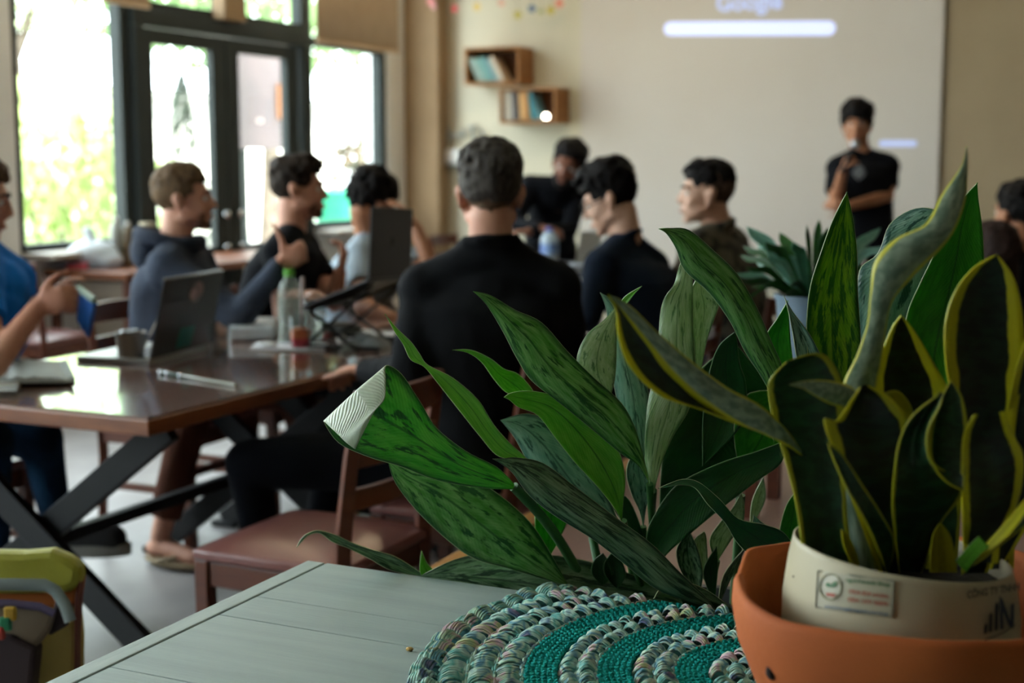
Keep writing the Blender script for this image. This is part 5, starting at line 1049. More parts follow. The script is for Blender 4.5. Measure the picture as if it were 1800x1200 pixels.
LM = dict(
    viv=leaf_mat('aglaonema_vivid', '#124a14', '#2f8f18', '#56a834', amt=.44, tl=.4), viv2=leaf_mat('aglaonema_fresh', '#1a5a1c', '#4c9034', '#86b56c', amt=.44, tl=.35),
    var=leaf_mat('aglaonema_green', '#1b5226', '#4c8a38', '#7aa868', amt=.43), varD=leaf_mat('aglaonema_deep', '#143a22', '#4a7048', '#7f9c7c', amt=.46, tl=.2), pale=leaf_mat('aglaonema_silver', '#5c8050', '#97b27c', '#b4c69c', amt=.41, tl=.32),
    gla=leaf_mat('aglaonema_glaucous', '#28564a', '#6c9a88', '#8fb4a4', amt=.43, tl=.22), yel=leaf_mat('aglaonema_lime', '#2a660f', '#5f960f', '#85ae1e', amt=.48, tl=.45), plain=leaf_mat('leaf_plain_green', '#1d6a14', '#2a8410', '#3b9a1c', 'plain', tl=.42, midc='#1d6016'),
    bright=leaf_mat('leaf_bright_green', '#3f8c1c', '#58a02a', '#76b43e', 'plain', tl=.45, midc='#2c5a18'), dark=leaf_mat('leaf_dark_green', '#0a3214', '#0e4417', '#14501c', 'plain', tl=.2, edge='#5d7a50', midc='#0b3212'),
    back=leaf_mat('leaf_underside_silver', '#b4c2aa', '#c0ccb4', '#cdd6c0', 'plain', tl=.35, midc='#d2dac6', edge='#dbe2c8', vein=.3),
    sn=leaf_mat('snake_plant_face', '#0a180e', '#183022', '#ccc816', 'snake', amt=.66, tl=.18, rough=.42), snb=leaf_mat('snake_plant_underside', '#69806c', '#93a58e', '#bab634', 'snake', amt=.83, tl=.12, rough=.45), sng=leaf_mat('snake_plant_green', '#10301a', '#204a2e', '#a8a81c', 'snake', amt=.84, tl=.15, rough=.42),
    sny=leaf_mat('snake_plant_yellow', '#98940f', '#a6a214', '#b0ac18', 'snake', amt=.3, tl=.25, rough=.45))
lrn = random.Random(21)
def leaf(par, rows, d, m='var', mb=None, cup=.12, th=.0007, K=12, sub=5, wav=.0, name='leaf', lab=None, flip=False):
    nr = len(rows)
    if not hasattr(d, '__len__'): d = [d, d]
    def dep(t_): q = t_ / (nr - 1) * (len(d) - 1); i = min(int(q), len(d) - 2); return d[i] + (d[i + 1] - d[i]) * (q - i)
    R3 = []
    for i, row in enumerate(rows):
        if isinstance(row[0], (int, float)): row = [row, row]
        D = dep(i); pts = [P(p[0], p[1], D + (p[2] if len(p) > 2 else 0)) for p in row]
        out = []
        if len(pts) == 2:
            w = (pts[1] - pts[0]).length; md = (pts[0] + pts[1]) / 2 + FW * (cup * w)
            for j in range(K + 1): u = j / K; out.append((pts[0] * ((1 - u) * (1 - u)) + (md * 2 - (pts[0] + pts[1]) / 2) * (2 * u * (1 - u)) + pts[1] * (u * u)) if True else 0)
        else:
            tp = [tuple(p) for p in pts]
            for j in range(K + 1): out.append(Vector(cr(tp, min(j / K * (len(tp) - 1), len(tp) - 1 - 1e-6))))
        R3.append(out)
    S = []; M_ = (nr - 1) * sub; ph = lrn.uniform(0, 6)
    for s in range(M_ + 1):
        t_ = min(s / sub, nr - 1 - 1e-6); line = []
        for j in range(K + 1):
            v = Vector(cr([tuple(R3[i][j]) for i in range(nr)], t_))
            if wav and 0 < s < M_: e = abs(2 * j / K - 1); v += FW * (wav * e * e * sin(ph + t_ * 3.1 + (j > K / 2) * 1.3))
            line.append(v)
        S.append(line)
    b = MB(); b.uv = []; voff = lrn.uniform(0, 30); W1 = K + 1; nrm = []
    for s in range(M_ + 1):
        for j in range(W1):
            a = S[min(s + 1, M_)][j] - S[max(s - 1, 0)][j]; c = S[s][min(j + 1, K)] - S[s][max(j - 1, 0)]; q = a.cross(c); nrm.append(q.normalized() if q.length > 1e-12 else Vector((0, 0, 0)))
    for side in (0, 1):
        for s in range(M_ + 1):
            for j in range(W1): b.v.append(S[s][j] + nrm[s * W1 + j] * (th if side == 0 else -th)); b.uv.append((j / K, s / M_ * 1.0 + voff))
    n0 = (M_ + 1) * W1
    for s in range(M_):
        for j in range(K):
            a = s * W1 + j; b.f.append([a, a + 1, a + W1 + 1, a + W1]); b.m.append(0); b.f.append([n0 + a + W1, n0 + a + W1 + 1, n0 + a + 1, n0 + a]); b.m.append(1)
        for j in (0, K):
            a = s * W1 + j; f = [a, a + W1, n0 + a + W1, n0 + a]; b.f.append(f if j == 0 else f[::-1]); b.m.append(0)
    m0 = LM[m]; m1 = LM[mb] if mb else m0
    # which side faces the camera gets the main look
    mid = nrm[(M_ // 2) * W1 + K // 2]; 
    if mid.dot(CAM - S[M_ // 2][K // 2]) < 0: m0, m1 = m1, m0
    if flip: m0, m1 = m1, m0
    o = b.build(name, [m0, m1], par, smooth='all')
    if lab: o['label'] = lab
    return o
def stem(par, pts, d, r, m=None, name='stem'):
    n = len(pts); pt = [P(p[0], p[1], (d[0] + (d[1] - d[0]) * i / (n - 1)) if hasattr(d, '__len__') else d) for i, p in enumerate(pts)]
    tp = [tuple(p) for p in pt]; q = [Vector(cr(tp, min(i / 4, n - 1 - 1e-6))) for i in range((n - 1) * 4 + 1)]
    return MB().tube(q, r, 10).build(name, m or mat('leaf_stem', '#1c4a1a', .5, col2='#2a5c24', nscale=20), par, smooth=True)
# --- variegated leafy plant in the centre
PL = P(1225, 1090, 2.06); PL.y = max(PL.y, 1.95)
t = ag = thing('aglaonema', 'large leafy plant with silver streaked green leaves rising behind the sage table', 'plant', (PL.x, PL.y, .66))
leaf(ag, [[(903, 849), (903, 860)], [(872, 820), (872, 842), (848, 857)], [(820, 793), (805, 815), (770, 844)], [(768, 752), (742, 775), (702, 819)], [(738, 704), (700, 750), (648, 803)], [(705, 656), (668, 730), (595, 778)], [(679, 642), (628, 686, -.012), (569, 741)], [(678, 668, -.012), (640, 706, -.022), (582, 752, -.012)], [(676, 700, -.02), (650, 725, -.026), (596, 765, -.018)], [(655, 728, -.026), (638, 745, -.028), (608, 777, -.022)], (624, 789, -.024)],
     [1.95, 1.9, 1.86, 1.83, 1.8, 1.78, 1.77, 1.77], 'viv', 'back', K=14)
leaf(ag, [(682, 811), [(696, 850), (735, 822)], [(735, 900), (805, 828)], [(788, 950), (868, 862)], [(835, 982), (930, 915)], [(900, 1000), (968, 972)], (1000, 1030)], [1.93, 2.03], 'viv2', cup=-.1)
leaf(ag, [(677, 552), [(693, 582), (699, 578)], [(709, 606), (722, 600)], [(722, 632), (738, 622)], [(746, 645), (752, 641)], [(770, 674), (796, 664)], [(811, 726), (840, 702)], [(843, 766), (868, 746)], [(872, 799), (896, 778)], [(905, 812), (926, 806)], (958, 850)], [1.86, 1.95], 'bright', 'pale', cup=.12)
leaf(ag, [(832, 512), [(856, 536), (862, 519)], [(884, 582), (906, 545)], [(908, 628), (952, 567)], [(934, 668), (998, 618)], [(984, 708), (1044, 664)], [(1036, 750), (1092, 708)], [(1088, 794), (1116, 752)], [(1122, 818), (1130, 800)], (1142, 850)], [1.84, 1.93], 'viv2', cup=-.2)
leaf(ag, [(886, 698), [(896, 703), (900, 690)], [(912, 716), (935, 687)], [(945, 730), (990, 700)], [(975, 768), (1042, 732)], [(1010, 812), (1085, 786)], [(1050, 855), (1099, 838)], [(1080, 893), (1096, 880)], (1093, 918)], [1.86, 1.94], 'bright', cup=.1)
leaf(ag, [(880, 738), [(905, 770), (928, 727)], [(930, 815), (982, 748)], [(962, 860), (1030, 808)], [(1005, 905), (1062, 862)], [(1050, 935), (1085, 912)], (1098, 968)], [1.97, 2.04], 'gla', cup=-.15)
leaf(ag, [(795, 615), [(822, 620), (828, 615)], [(846, 636), (862, 630)], [(868, 666), (886, 648)], [(888, 688), (912, 658)], [(916, 704), (938, 688)], (960, 735)], [1.92, 2.0], 'bright', cup=.15)
leaf(ag, [(866, 806), [(880, 814), (886, 805)], [(902, 832), (908, 804)], [(930, 870), (955, 814)], [(975, 906), (1012, 856)], [(1040, 946), (1080, 907)], [(1092, 986), (1146, 956)], [(1152, 1034), (1196, 1006)], [(1210, 1056), (1236, 1044)], (1258, 1070)], [1.82, 1.86, 1.93], 'varD', cup=-.12)
leaf(ag, [(738, 1012), [(800, 1040), (800, 982)], [(870, 1062), (880, 971)], [(950, 1080), (975, 975)], [(1040, 1090), (1070, 997)], [(1130, 1095), (1150, 1023)], (1240, 1075)], [2.06, 2.04, 2.06], 'varD', cup=-.12, wav=.006)
leaf(ag, [(521, 962), [(529, 947), (533, 949)], [(541, 937), (544, 940)], [(560, 932), (562, 937)], [(590, 940), (586, 953)], [(622, 955), (612, 963)], [(655, 966), (650, 982)], [(695, 978), (684, 1001)], [(735, 1003), (726, 1012)], (775, 1030)], [2.06, 2.1], 'varD', 'var', cup=.2)
leaf(ag, [(741, 967), [(738, 990), (750, 988)], [(740, 1010), (764, 1008)], (760, 1040)], [2.08, 2.1], 'bright')
leaf(ag, [(961, 986), [(945, 955), (985, 945)], [(940, 915), (1000, 905)], [(945, 880), (995, 870)], (975, 850)], [2.08, 2.02], 'plain')
leaf(ag, [(1204, 440), [(1194, 468), (1216, 462)], [(1186, 498), (1217, 492)], [(1165, 530), (1218, 540)], [(1158, 590), (1219, 600)], [(1152, 650), (1222, 655)], [(1138, 715), (1212, 715)], [(1133, 780), (1184, 765)], [(1138, 830), (1162, 815)], (1149, 868)], [1.9, 1.96], 'pale', cup=-.08, wav=.004)
leaf(ag, [(1232, 478), [(1214, 512), (1252, 510)], [(1214, 552), (1264, 535)], [(1219, 600), (1246, 588)], [(1222, 640), (1237, 628)], (1226, 680)], [1.94, 1.98], 'pale', cup=.1)
leaf(ag, [(1158, 402), [(1172, 411), (1178, 401)], [(1189, 438), (1212, 405)], [(1203, 474), (1256, 442)], [(1248, 516), (1296, 482)], [(1284, 566), (1330, 540)], [(1308, 615), (1354, 596)], [(1334, 655), (1374, 642)], [(1356, 690), (1384, 680)], (1395, 730)], [1.76, 1.84], 'var', cup=-.2)
leaf(ag, [(1089, 532), [(1062, 562), (1086, 558)], [(1030, 590), (1084, 600)], [(1014, 632), (1083, 640)], [(1030, 668), (1080, 670)], (1072, 700)], [1.88, 1.9], 'pale', cup=-.1)
leaf(ag, [(1055, 514), [(1066, 545), (1088, 535)], [(1068, 585), (1104, 578)], [(1074, 640), (1122, 622)], [(1084, 700), (1140, 692)], [(1102, 762), (1138, 760)], (1130, 815)], [1.96, 2.0], 'gla', cup=-.15)
leaf(ag, [(1128, 503), [(1108, 514), (1114, 518)], [(1094, 526), (1102, 534)], (1088, 545)], [1.9, 1.92], 'bright')
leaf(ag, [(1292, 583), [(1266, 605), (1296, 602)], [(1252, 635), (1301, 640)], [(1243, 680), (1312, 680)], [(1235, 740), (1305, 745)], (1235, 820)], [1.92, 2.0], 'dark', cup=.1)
leaf(ag, [(1385, 528), [(1366, 560), (1387, 560)], [(1346, 592), (1390, 600)], [(1345, 645), (1394, 650)], [(1352, 700), (1385, 700)], (1360, 780)], [1.88, 1.95], 'plain', cup=.1)
leaf(ag, [(1489, 337), [(1464, 386), (1500, 385)], [(1444, 440), (1507, 445)], [(1425, 500), (1508, 510)], [(1418, 560), (1512, 570)], [(1419, 620), (1514, 630)], [(1428, 690), (1505, 690)], [(1445, 760), (1480, 760)], (1460, 830)], [1.7, 1.82], 'yel', cup=.1)
leaf(ag, [(1378, 518), [(1386, 548), (1392, 545)], [(1394, 590), (1426, 592)], [(1402, 640), (1446, 640)], [(1414, 700), (1444, 700)], (1430, 780)], [1.74, 1.8], 'gla', cup=.15)
leaf(ag, [(1718, 321), [(1690, 352), (1720, 350)], [(1658, 400), (1727, 400)], [(1640, 450), (1730, 450)], [(1616, 500), (1730, 515)], [(1595, 550), (1724, 580)], [(1588, 610), (1705, 640)], [(1595, 690), (1680, 710)], (1635, 800)], [1.72, 1.8], 'plain', cup=.12)
leaf(ag, [(1655, 372), [(1610, 366), (1662, 392)], [(1562, 396), (1662, 430)], [(1542, 446), (1650, 470)], [(1510, 476), (1625, 520)], [(1505, 540), (1600, 565)], [(1512, 600), (1572, 610)], (1530, 670)], [1.8, 1.86], 'gla', cup=-.12, wav=.004)
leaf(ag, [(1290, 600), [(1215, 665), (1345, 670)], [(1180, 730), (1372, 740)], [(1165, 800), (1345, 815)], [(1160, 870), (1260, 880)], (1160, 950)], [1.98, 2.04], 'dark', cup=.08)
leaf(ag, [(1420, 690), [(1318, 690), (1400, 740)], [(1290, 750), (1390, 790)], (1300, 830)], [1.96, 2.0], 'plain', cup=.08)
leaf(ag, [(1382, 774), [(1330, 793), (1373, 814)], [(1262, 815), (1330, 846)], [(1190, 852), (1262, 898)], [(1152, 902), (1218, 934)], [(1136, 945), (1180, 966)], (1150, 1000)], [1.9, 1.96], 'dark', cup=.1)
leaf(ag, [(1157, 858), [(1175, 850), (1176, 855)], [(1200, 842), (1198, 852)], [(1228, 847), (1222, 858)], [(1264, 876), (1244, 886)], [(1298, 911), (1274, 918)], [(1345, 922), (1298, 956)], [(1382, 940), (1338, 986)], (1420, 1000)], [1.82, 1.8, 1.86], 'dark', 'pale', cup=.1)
leaf(ag, [(1303, 866), [(1288, 892), (1309, 890)], [(1268, 915), (1305, 920)], [(1247, 950), (1286, 948)], (1260, 988)], [1.98, 2.02], 'pale')
leaf(ag, [(1213, 935), [(1190, 962), (1228, 968)], [(1196, 1002), (1236, 1010)], (1228, 1050)], [1.98, 2.02], 'varD')
leaf(ag, [(1238, 934), [(1219, 952), (1242, 946)], [(1226, 990), (1244, 986)], (1242, 1030)], [1.99, 2.03], 'pale')
leaf(ag, [(1325, 905), [(1322, 930), (1340, 918)], [(1330, 965), (1370, 942)], (1380, 1000)], [1.94, 1.96], 'gla')
leaf(ag, [(1402, 860), [(1382, 888), (1412, 888)], [(1370, 935), (1408, 940)], [(1372, 980), (1400, 990)], (1385, 1030)], [1.9, 1.95], 'plain')
leaf(ag, [(1149, 1052), [(1160, 1034), (1164, 1040)], [(1178, 1019), (1184, 1030)], [(1212, 1024), (1206, 1037)], [(1248, 1040), (1240, 1052)], (1285, 1068)], [1.9, 1.96], 'varD', 'pale')
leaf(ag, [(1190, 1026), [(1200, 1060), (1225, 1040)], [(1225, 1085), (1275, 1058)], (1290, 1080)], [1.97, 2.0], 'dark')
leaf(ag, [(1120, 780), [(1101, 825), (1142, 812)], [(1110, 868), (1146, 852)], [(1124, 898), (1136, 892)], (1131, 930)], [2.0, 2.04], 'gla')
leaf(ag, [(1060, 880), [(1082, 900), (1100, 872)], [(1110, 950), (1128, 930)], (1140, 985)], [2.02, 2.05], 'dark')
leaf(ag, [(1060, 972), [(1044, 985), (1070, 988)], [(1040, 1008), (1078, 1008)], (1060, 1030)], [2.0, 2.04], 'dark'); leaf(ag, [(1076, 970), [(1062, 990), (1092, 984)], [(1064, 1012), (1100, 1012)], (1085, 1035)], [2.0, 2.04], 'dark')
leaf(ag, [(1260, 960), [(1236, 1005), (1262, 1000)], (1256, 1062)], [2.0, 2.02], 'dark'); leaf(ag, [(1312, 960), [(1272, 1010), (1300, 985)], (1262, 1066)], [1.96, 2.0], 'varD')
leaf(ag, [(990, 720), [(998, 780), (1030, 770)], [(1020, 850), (1068, 840)], (1060, 950)], [2.04, 2.06], 'varD')
leaf(ag, [(1342, 838), [(1322, 880), (1345, 880)], (1318, 930)], [2.06, 2.06], 'pale')
stem(ag, [(903, 855), (950, 905), (990, 960), (1035, 1040)], [1.95, 2.06], .0075); stem(ag, [(1131, 925), (1136, 970), (1150, 1040)], [2.04, 2.08], .0045); stem(ag, [(1149, 862), (1147, 920), (1160, 1040)], [1.97, 2.08], .005)
stem(ag, [(1040, 925), (1050, 975), (1070, 1050)], [2.05, 2.08], .005); stem(ag, [(1108, 985), (1116, 1020), (1130, 1060)], [2.04, 2.08], .0065); stem(ag, [(1302, 870), (1298, 940), (1290, 1060)], [2.02, 2.06], .007); stem(ag, [(1030, 860), (1040, 950), (1065, 1060)], [2.07, 2.1], .004, mat('pale_stem', '#6d8a72', .5))
stem(ag, [(1142, 850), (1150, 950), (1175, 1060)], [1.95, 2.07], .005); stem(ag, [(1260, 985), (1250, 1030), (1240, 1070)], [2.02, 2.06], .005); stem(ag, [(1096, 915), (1110, 980), (1140, 1060)], [1.96, 2.07], .005)
RM = .672; PC = Vector((PL.x, PL.y, 0)); tp_ = thing('planter', 'tall dark planter behind the sage table holding the silver streaked plant', 'planter', PC)
MB().lathe([(0, 0), (.1, 0), (.15, RM), (.158, RM + .002), (.158, RM + .012), (.143, RM + .012), (.138, RM - .05), (0, RM - .05)], PC, 48).build('planter_body', mat('dark_planter', '#2a2c2b', .6), tp_, smooth=True); MB().lathe([(0, RM - .03), (.139, RM - .03)], PC, 40).build('soil', MATS['dark_soil'], tp_)
# --- snake plant in the ivory pot
sp = thing('snake_plant', 'snake plant with yellow margined dark leaves in the ivory pot', 'plant', (PC0.x, PC0.y, PC0.z + .19))
def S5(A, B, C, D_): return [(A[0], A[1], 0), (B[0], B[1], .02), (C[0], C[1], .012), (D_[0], D_[1], -.006)]
leaf(sp, [(1068, 518), [(1083, 545), (1094, 546, .01)], [(1087, 590), (1140, 600, .014)], [(1108, 645), (1185, 655, .02)], [(1160, 694), (1240, 705, .02)], [(1225, 717), (1290, 738, .014)], [(1290, 742), (1345, 762, .01)], [(1352, 765), (1385, 782, .0)], (1410, 800)], [1.26, 1.33], 'sn', cup=.18, name='leaf')
leaf(sp, [(1070, 518), [(1094, 545), (1106, 536)], [(1140, 600), (1160, 588)], [(1185, 655), (1222, 640)], [(1240, 705), (1280, 682)], [(1290, 738), (1330, 708)], [(1345, 764), (1366, 738)], [(1386, 782), (1392, 768)], (1412, 800)], [1.265, 1.335], 'snb', cup=-.1, name='leaf_fold')
leaf(sp, [[(1392, 770), (1414, 776)], [(1398, 830), (1440, 830)], [(1415, 910), (1462, 910)], [(1440, 1000), (1480, 1000)]], [1.34, 1.37], 'sng')
leaf(sp, [(1699, 257), [(1690, 292), (1700, 296)], [(1654, 345), (1696, 350)], [(1626, 395), (1678, 402)], [(1574, 420), (1650, 440)], [(1538, 460), (1604, 486)], [(1530, 515), (1568, 530)], [(1524, 570), (1557, 578)], [(1504, 628), (1550, 632)], [(1482, 676), (1540, 682)], [(1470, 760), (1530, 770)], [(1480, 870), (1530, 880)], [(1500, 1000), (1540, 1000)]], [1.3, 1.28, 1.3, 1.34, 1.36], 'snb', 'sn', cup=-.2)
leaf(sp, [(1752, 447), [(1712, 470), (1778, 480)], [(1680, 510), (1792, 520)], [(1662, 565), (1800, 580)], [(1662, 630), (1800, 640)], [(1672, 700), (1790, 710)], [(1682, 780), (1780, 790)], [(1690, 880), (1765, 880)], [(1695, 990), (1755, 990)]], [1.28, 1.32], 'sn', 'sng', cup=.16)
leaf(sp, [(1584, 554), [(1566, 580), (1606, 580)], [(1544, 640), (1642, 640)], [(1534, 700), (1670, 700)], [(1540, 790), (1665, 790)], [(1555, 890), (1650, 890)], [(1570, 1000), (1640, 1000)]], [1.34, 1.38], 'sn', cup=.22)
leaf(sp, [(1385, 634), [(1356, 664), (1446, 622)], [(1351, 690), (1480, 672)], [(1360, 740), (1484, 740)], [(1378, 800), (1486, 810)], [(1400, 890), (1488, 890)], [(1414, 1000), (1500, 1000)]], [1.3, 1.34], 'sng', cup=.14)
leaf(sp, [(1386, 676), [(1410, 682), (1412, 670)], [(1430, 694), (1440, 668)], [(1455, 708), (1470, 671)], [(1482, 716), (1496, 680)], [(1500, 718), (1510, 700)], (1520, 740)], [1.24, 1.28], 'snb', cup=-.15)
leaf(sp, [[(1512, 680), (1518, 676), (1526, 678)], [(1498, 700), (1520, 694, .015), (1552, 690)], [(1470, 740, -.01), (1520, 730, .01), (1580, 715)], [(1448, 738, -.02), (1530, 760, .01), (1600, 745)], [(1466, 795, -.012), (1535, 810, .01), (1602, 800)], [(1490, 860), (1540, 870, .01), (1600, 865)], [(1520, 940), (1560, 940), (1600, 940)], [(1545, 1005), (1575, 1005), (1600, 1005)]], [1.24, 1.26, 1.36], 'sn', 'sng', cup=.1)
leaf(sp, [(1556, 690), [(1548, 705), (1580, 688)], [(1558, 740), (1602, 715)], [(1575, 780), (1604, 750)], (1592, 830)], [1.3, 1.33], 'sny')
leaf(sp, [[(1650, 694), (1655, 690), (1658, 696)], [(1606, 728), (1630, 718, .01), (1652, 715, -.01)], [(1582, 770), (1608, 765, .01), (1632, 760, -.01)], [(1572, 825), (1605, 820, .01), (1640, 812, -.012)], [(1568, 880), (1620, 875, .01), (1694, 857, -.01)], [(1572, 940), (1610, 940), (1650, 925)], [(1580, 1005), (1600, 1005), (1620, 1005)]], [1.22, 1.25, 1.36], 'sng')
leaf(sp, [(1672, 668), [(1656, 696), (1692, 700)], [(1636, 752), (1702, 760)], [(1636, 805), (1698, 805)], [(1658, 842), (1697, 850)], (1692, 862)], [1.25, 1.24], 'sng', cup=.3)
leaf(sp, [[(1712, 729), (1738, 724, .012), (1765, 724)], [(1694, 765), (1735, 760, .015), (1776, 756)], [(1690, 830), (1740, 826, .015), (1800, 805)], [(1692, 900), (1740, 895, .01), (1790, 880)], [(1694, 950), (1725, 950), (1760, 940)], [(1690, 1005), (1712, 1005), (1736, 1005)]], [1.22, 1.25, 1.36], 'sn')
leaf(sp, [(1822, 560), [(1798, 610), (1850, 610)], [(1776, 690), (1860, 690)], [(1770, 760), (1865, 760)], [(1790, 812), (1850, 812)], [(1770, 900), (1820, 900)], [(1740, 1000), (1760, 1000)]], [1.26, 1.32, 1.37], 'sn')
leaf(sp, [(1800, 575), [(1786, 598), (1806, 606)], [(1792, 640), (1830, 640)], (1820, 720)], [1.3, 1.32], 'sny')
leaf(sp, [(1455, 778), [(1466, 810), (1482, 800)], [(1490, 862), (1515, 850)], [(1520, 915), (1548, 900)], [(1545, 970), (1572, 952)], (1560, 1012)], [1.22, 1.25, 1.34], 'sng', cup=.15)
leaf(sp, [(1479, 930), [(1482, 955), (1494, 946)], [(1492, 980), (1506, 974)], (1512, 1005)], [1.3, 1.33], 'sny')
leaf(sp, [(1840, 830), [(1800, 905), (1812, 865)], [(1765, 950), (1772, 912)], [(1720, 985), (1730, 960)], (1690, 1010)], [1.2, 1.32], 'sny', 'sng')
leaf(sp, [(1850, 880), [(1800, 925), (1806, 900)], [(1750, 965), (1752, 945)], (1712, 995)], [1.22, 1.32], 'snb')
leaf(sp, [[(1720, 942), (1738, 962)], [(1704, 958), (1722, 976)], [(1680, 985), (1700, 1005)]], [1.25, 1.31], 'bright', name='cut_leaf')
leaf(sp, [(1652, 918), [(1638, 945), (1672, 945)], [(1634, 1005), (1682, 1005)]], [1.31, 1.33], 'sny')
for x0, x1, y0, dd, mm in ((1440, 1520, 700, 1.4, 'sng'), (1610, 1690, 740, 1.4, 'sng'), (1720, 1790, 640, 1.4, 'sn'), (1500, 1560, 800, 1.38, 'sng'), (1560, 1640, 850, 1.38, 'sng')):
    leaf(sp, [((x0 + x1) / 2, y0), [(x0 + 15, y0 + 40), (x1 - 15, y0 + 40)], [(x0, y0 + 110), (x1, y0 + 110)], [(x0 + 8, 1000), (x1 - 8, 1000)]], dd, mm)
# --- blurred plant further back
bp_ = P(1425, 560, 3.3); t = bk = thing('leafy_pot_plant', 'out of focus strap leaved plant in a blue grey pot in front of the screen', 'plant', (bp_.x, bp_.y, .97))
LM['blg'] = leaf_mat('strap_leaf_glaucous', '#4f8a7a', '#72a896', '#93bfae', 'plain', tl=.3, edge='#7fa898', midc='#4d8070'); LM['blg2'] = leaf_mat('strap_leaf_mid', '#2a5c48', '#3b7459', '#4d8a6c', 'plain', tl=.3, edge='#5d9078', midc='#34694f'); LM['bgr'] = leaf_mat('strap_leaf_green', '#0f3d10', '#175016', '#1e5c1a', 'plain', tl=.35, edge='#2d6a2a', midc='#174d14')
LS = [(1312, 398, 'blg', 22), (1370, 408, 'bgr', 20), (1418, 395, 'bgr', 8), (1300, 448, 'blg', 12), (1288, 482, 'blg', 12), (1310, 470, 'blg', 12), (1330, 430, 'blg', 12), (1342, 500, 'blg', 13), (1440, 385, 'bgr', 14), (1470, 410, 'bgr', 14), (1500, 378, 'bgr', 26), (1548, 400, 'blg', 20), (1562, 430, 'blg', 16), (1530, 470, 'blg', 16), (1520, 500, 'bgr', 14), (1390, 500, 'blg', 12), (1360, 470, 'bgr', 16), (1400, 450, 'bgr', 18), (1350, 450, 'blg', 12), (1450, 440, 'bgr', 16), (1480, 470, 'bgr', 16), (1318, 505, 'bgr', 6), (1405, 490, 'blg', 10), (1380, 520, 'bgr', 12)]
LS += [(1330, 462, 'bgr', 16), (1345, 425, 'blg', 18), (1395, 425, 'bgr', 20), (1306, 432, 'blg', 14), (1455, 400, 'bgr', 16), (1535, 440, 'bgr', 16), (1365, 495, 'bgr', 16), (1500, 430, 'blg', 18), (1430, 480, 'bgr', 18), (1300, 495, 'bgr', 12), (1380, 445, 'blg', 14)]
for i, (x, y, mm, w) in enumerate(LS):
    w *= .52; mm = ('blg', 'bgr', 'blg2', 'dark', 'blg', 'bgr')[i % 6] if y > 410 else mm
    bx, by = 1428 + (x - 1420) * .12, 522; mx_, my = (x * .6 + bx * .4), min(y * .72 + by * .28, (y + by) / 2) - (8 if y > 420 else 0); dx, dy = x - bx, y - by; ln = sqrt(dx * dx + dy * dy); nx_, ny_ = -dy / ln, dx / ln; dd = 3.3 + .17 * sin(i * 2.4)
    leaf(bk, [(x, y), [(x * .85 + bx * .15 - nx_ * w * .8, y * .85 + by * .15 - ny_ * w * .8 - 4), (x * .85 + bx * .15 + nx_ * w * .8, y * .85 + by * .15 + ny_ * w * .8 - 4)], [(mx_ - nx_ * w, my - ny_ * w), (mx_ + nx_ * w, my + ny_ * w)], [(x * .25 + bx * .75 - nx_ * w * .6, y * .25 + by * .75 - ny_ * w * .6), (x * .25 + bx * .75 + nx_ * w * .6, y * .25 + by * .75 + ny_ * w * .6)], (bx, by + 12)], [dd, 3.3], mm)
leaf(bk, [(1314, 530), [(1322, 516), (1326, 520)], [(1345, 502), (1347, 507)], [(1372, 500), (1372, 506)], (1410, 525)], [3.2, 3.3], 'bgr')
pz = P(1425, 524, 3.3).z; t = thing('plant_pot', 'blue grey pot of the out of focus plant', 'pot', (bp_.x, bp_.y, .80))
MB().lathe([(0, 0), (.065, 0), (.082, pz - .80), (.088, pz - .80), (.088, pz - .79), (.076, pz - .79), (.07, pz - .84), (0, pz - .84)], (bp_.x, bp_.y, .80), 36).build('pot_body', mat('blue_grey_pot', '#5d7283', .5), t, smooth=True)
t = thing('plant_stand', 'small dark wooden stand on the low table carrying the blue grey pot', 'stand', (bp_.x, bp_.y, LZ)); MB().box((bp_.x, bp_.y, .785), (.24, .24, .028)).build('stand_top', m_wood, t, bevel=.004)
for sx in (-1, 1):
    for sy in (-1, 1): MB().box((bp_.x + sx * .105, bp_.y + sy * .105, (LZ + .77) / 2), (.03, .03, .77 - LZ)).build('leg', m_wood, t)
q = P(1377, 525, 3.32); MB().box((q.x, q.y, (.8 + q.z) / 2), (.028, .028, q.z - .8 + .02)).build('corner_post', m_wood, t)
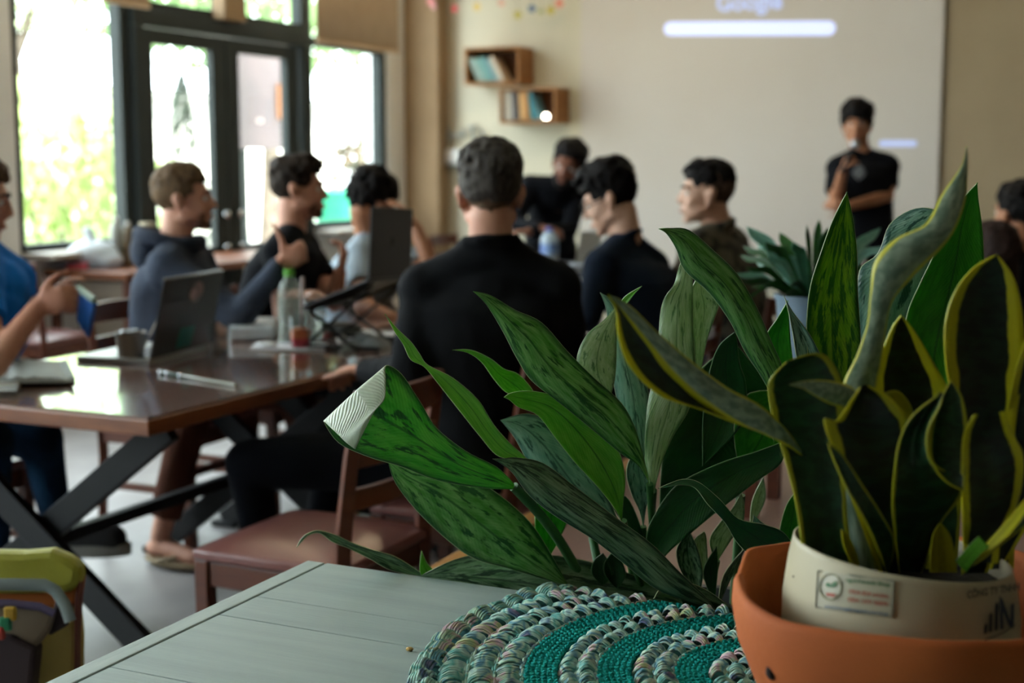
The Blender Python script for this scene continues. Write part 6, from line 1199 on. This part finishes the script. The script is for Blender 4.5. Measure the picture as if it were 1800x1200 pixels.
# ================================================================= BACKPACK
D = 2.72; c = P(8, 1150, D); bx_ = c.x; by_ = c.y; t = thing('backpack', 'yellow and orange backpack with grey strap on the floor at the lower left corner', 'backpack', (bx_, by_, 0))
def bpt(px, py, dd=0): return P(px, py, D + dd)
MB().box((bx_, by_ + .03, .25), (.2, .17, .48)).build('bag_body', mat('yellow_nylon', '#7f7322', .6, col2='#8f8432', nscale=6, bump=.5, bscale=16), t, bevel=.05, bseg=4)
OR = Matrix.Rotation(YAW, 3, 'Z'); bagR = OR
m_oy = mat('olive_yellow_nylon', '#8c8a1c', .5, col2='#9a9830', nscale=5, bump=.6, bscale=12); m_or = mat('orange_nylon', '#a85a0e', .6, col2='#96500c', nscale=8, bump=.3, bscale=20)
def panel(name, pts, m, dd=-.1, thk=.02, bev=.008): return MB().poly([bpt(x, y, dd) for x, y in pts], FW * thk).build(name, m, t, bevel=bev)
panel('top_flap', [(-90, 968), (40, 970), (88, 966), (118, 978), (142, 996), (138, 1030), (118, 1042), (40, 1045), (-90, 1045)], m_oy, -.1, .05, .015)
panel('orange_band', [(-90, 1034), (90, 1034), (100, 1020), (140, 1010), (132, 1066), (96, 1070), (60, 1066), (-90, 1062)], m_or, -.085, .05)
panel('side_panel', [(60, 1080), (128, 1062), (134, 1120), (132, 1250), (60, 1250)], mat('mustard_nylon', '#8f7a34', .6, col2='#a08a44', nscale=5, bump=.5, bscale=14), -.08, .06)
panel('front_pocket', [(-90, 1062), (60, 1064), (96, 1078), (84, 1110), (60, 1140), (-90, 1100)], mat('tan_nylon', '#7a6a55', .6, col2='#6a5c4a', nscale=5), -.14, .03)
panel('lower_pocket', [(-90, 1110), (18, 1116), (62, 1138), (58, 1180), (50, 1250), (-90, 1250)], mat('maroon_nylon', '#2a181d', .7), -.15, .05); panel('maroon_panel', [(96, 1050), (124, 1072), (118, 1100), (82, 1120), (90, 1080)], MATS['maroon_nylon'], -.125, .02)
panel('side_piping', [(131, 1060), (137, 1010), (140, 1010), (134, 1120), (133, 1250), (129, 1250)], mat('brown_piping', '#5c2616', .6), -.09, .03, .002)
MB().tube([bpt(x, y, -.155) for x, y in ((-90, 1028), (20, 1027), (80, 1028), (98, 1038), (114, 1062), (124, 1092))], .012, 8, flat=.4, up=(0, 1, 0)).build('grey_strap', mat('grey_webbing', '#707a78', .7), t, smooth=True)
MB().tube([bpt(x, y, -.15) for x, y in ((-90, 1060), (20, 1060), (70, 1066), (96, 1078))], .008, 8, flat=.4, up=(0, 1, 0)).build('purple_trim', mat('purple_trim', '#4a3f5c', .7), t, smooth=True)
for nm, pt_, cl in (('yellow_tag', (18, 1078), '#b08a26'), ('green_tag', (10, 1096), '#14704a'), ('red_tag', (-2, 1112), '#a8382a')): MB().box(bpt(pt_[0], pt_[1], -.165), (.022, .012, .026), OR).build(nm, mat(nm, cl, .5), t, bevel=.004)
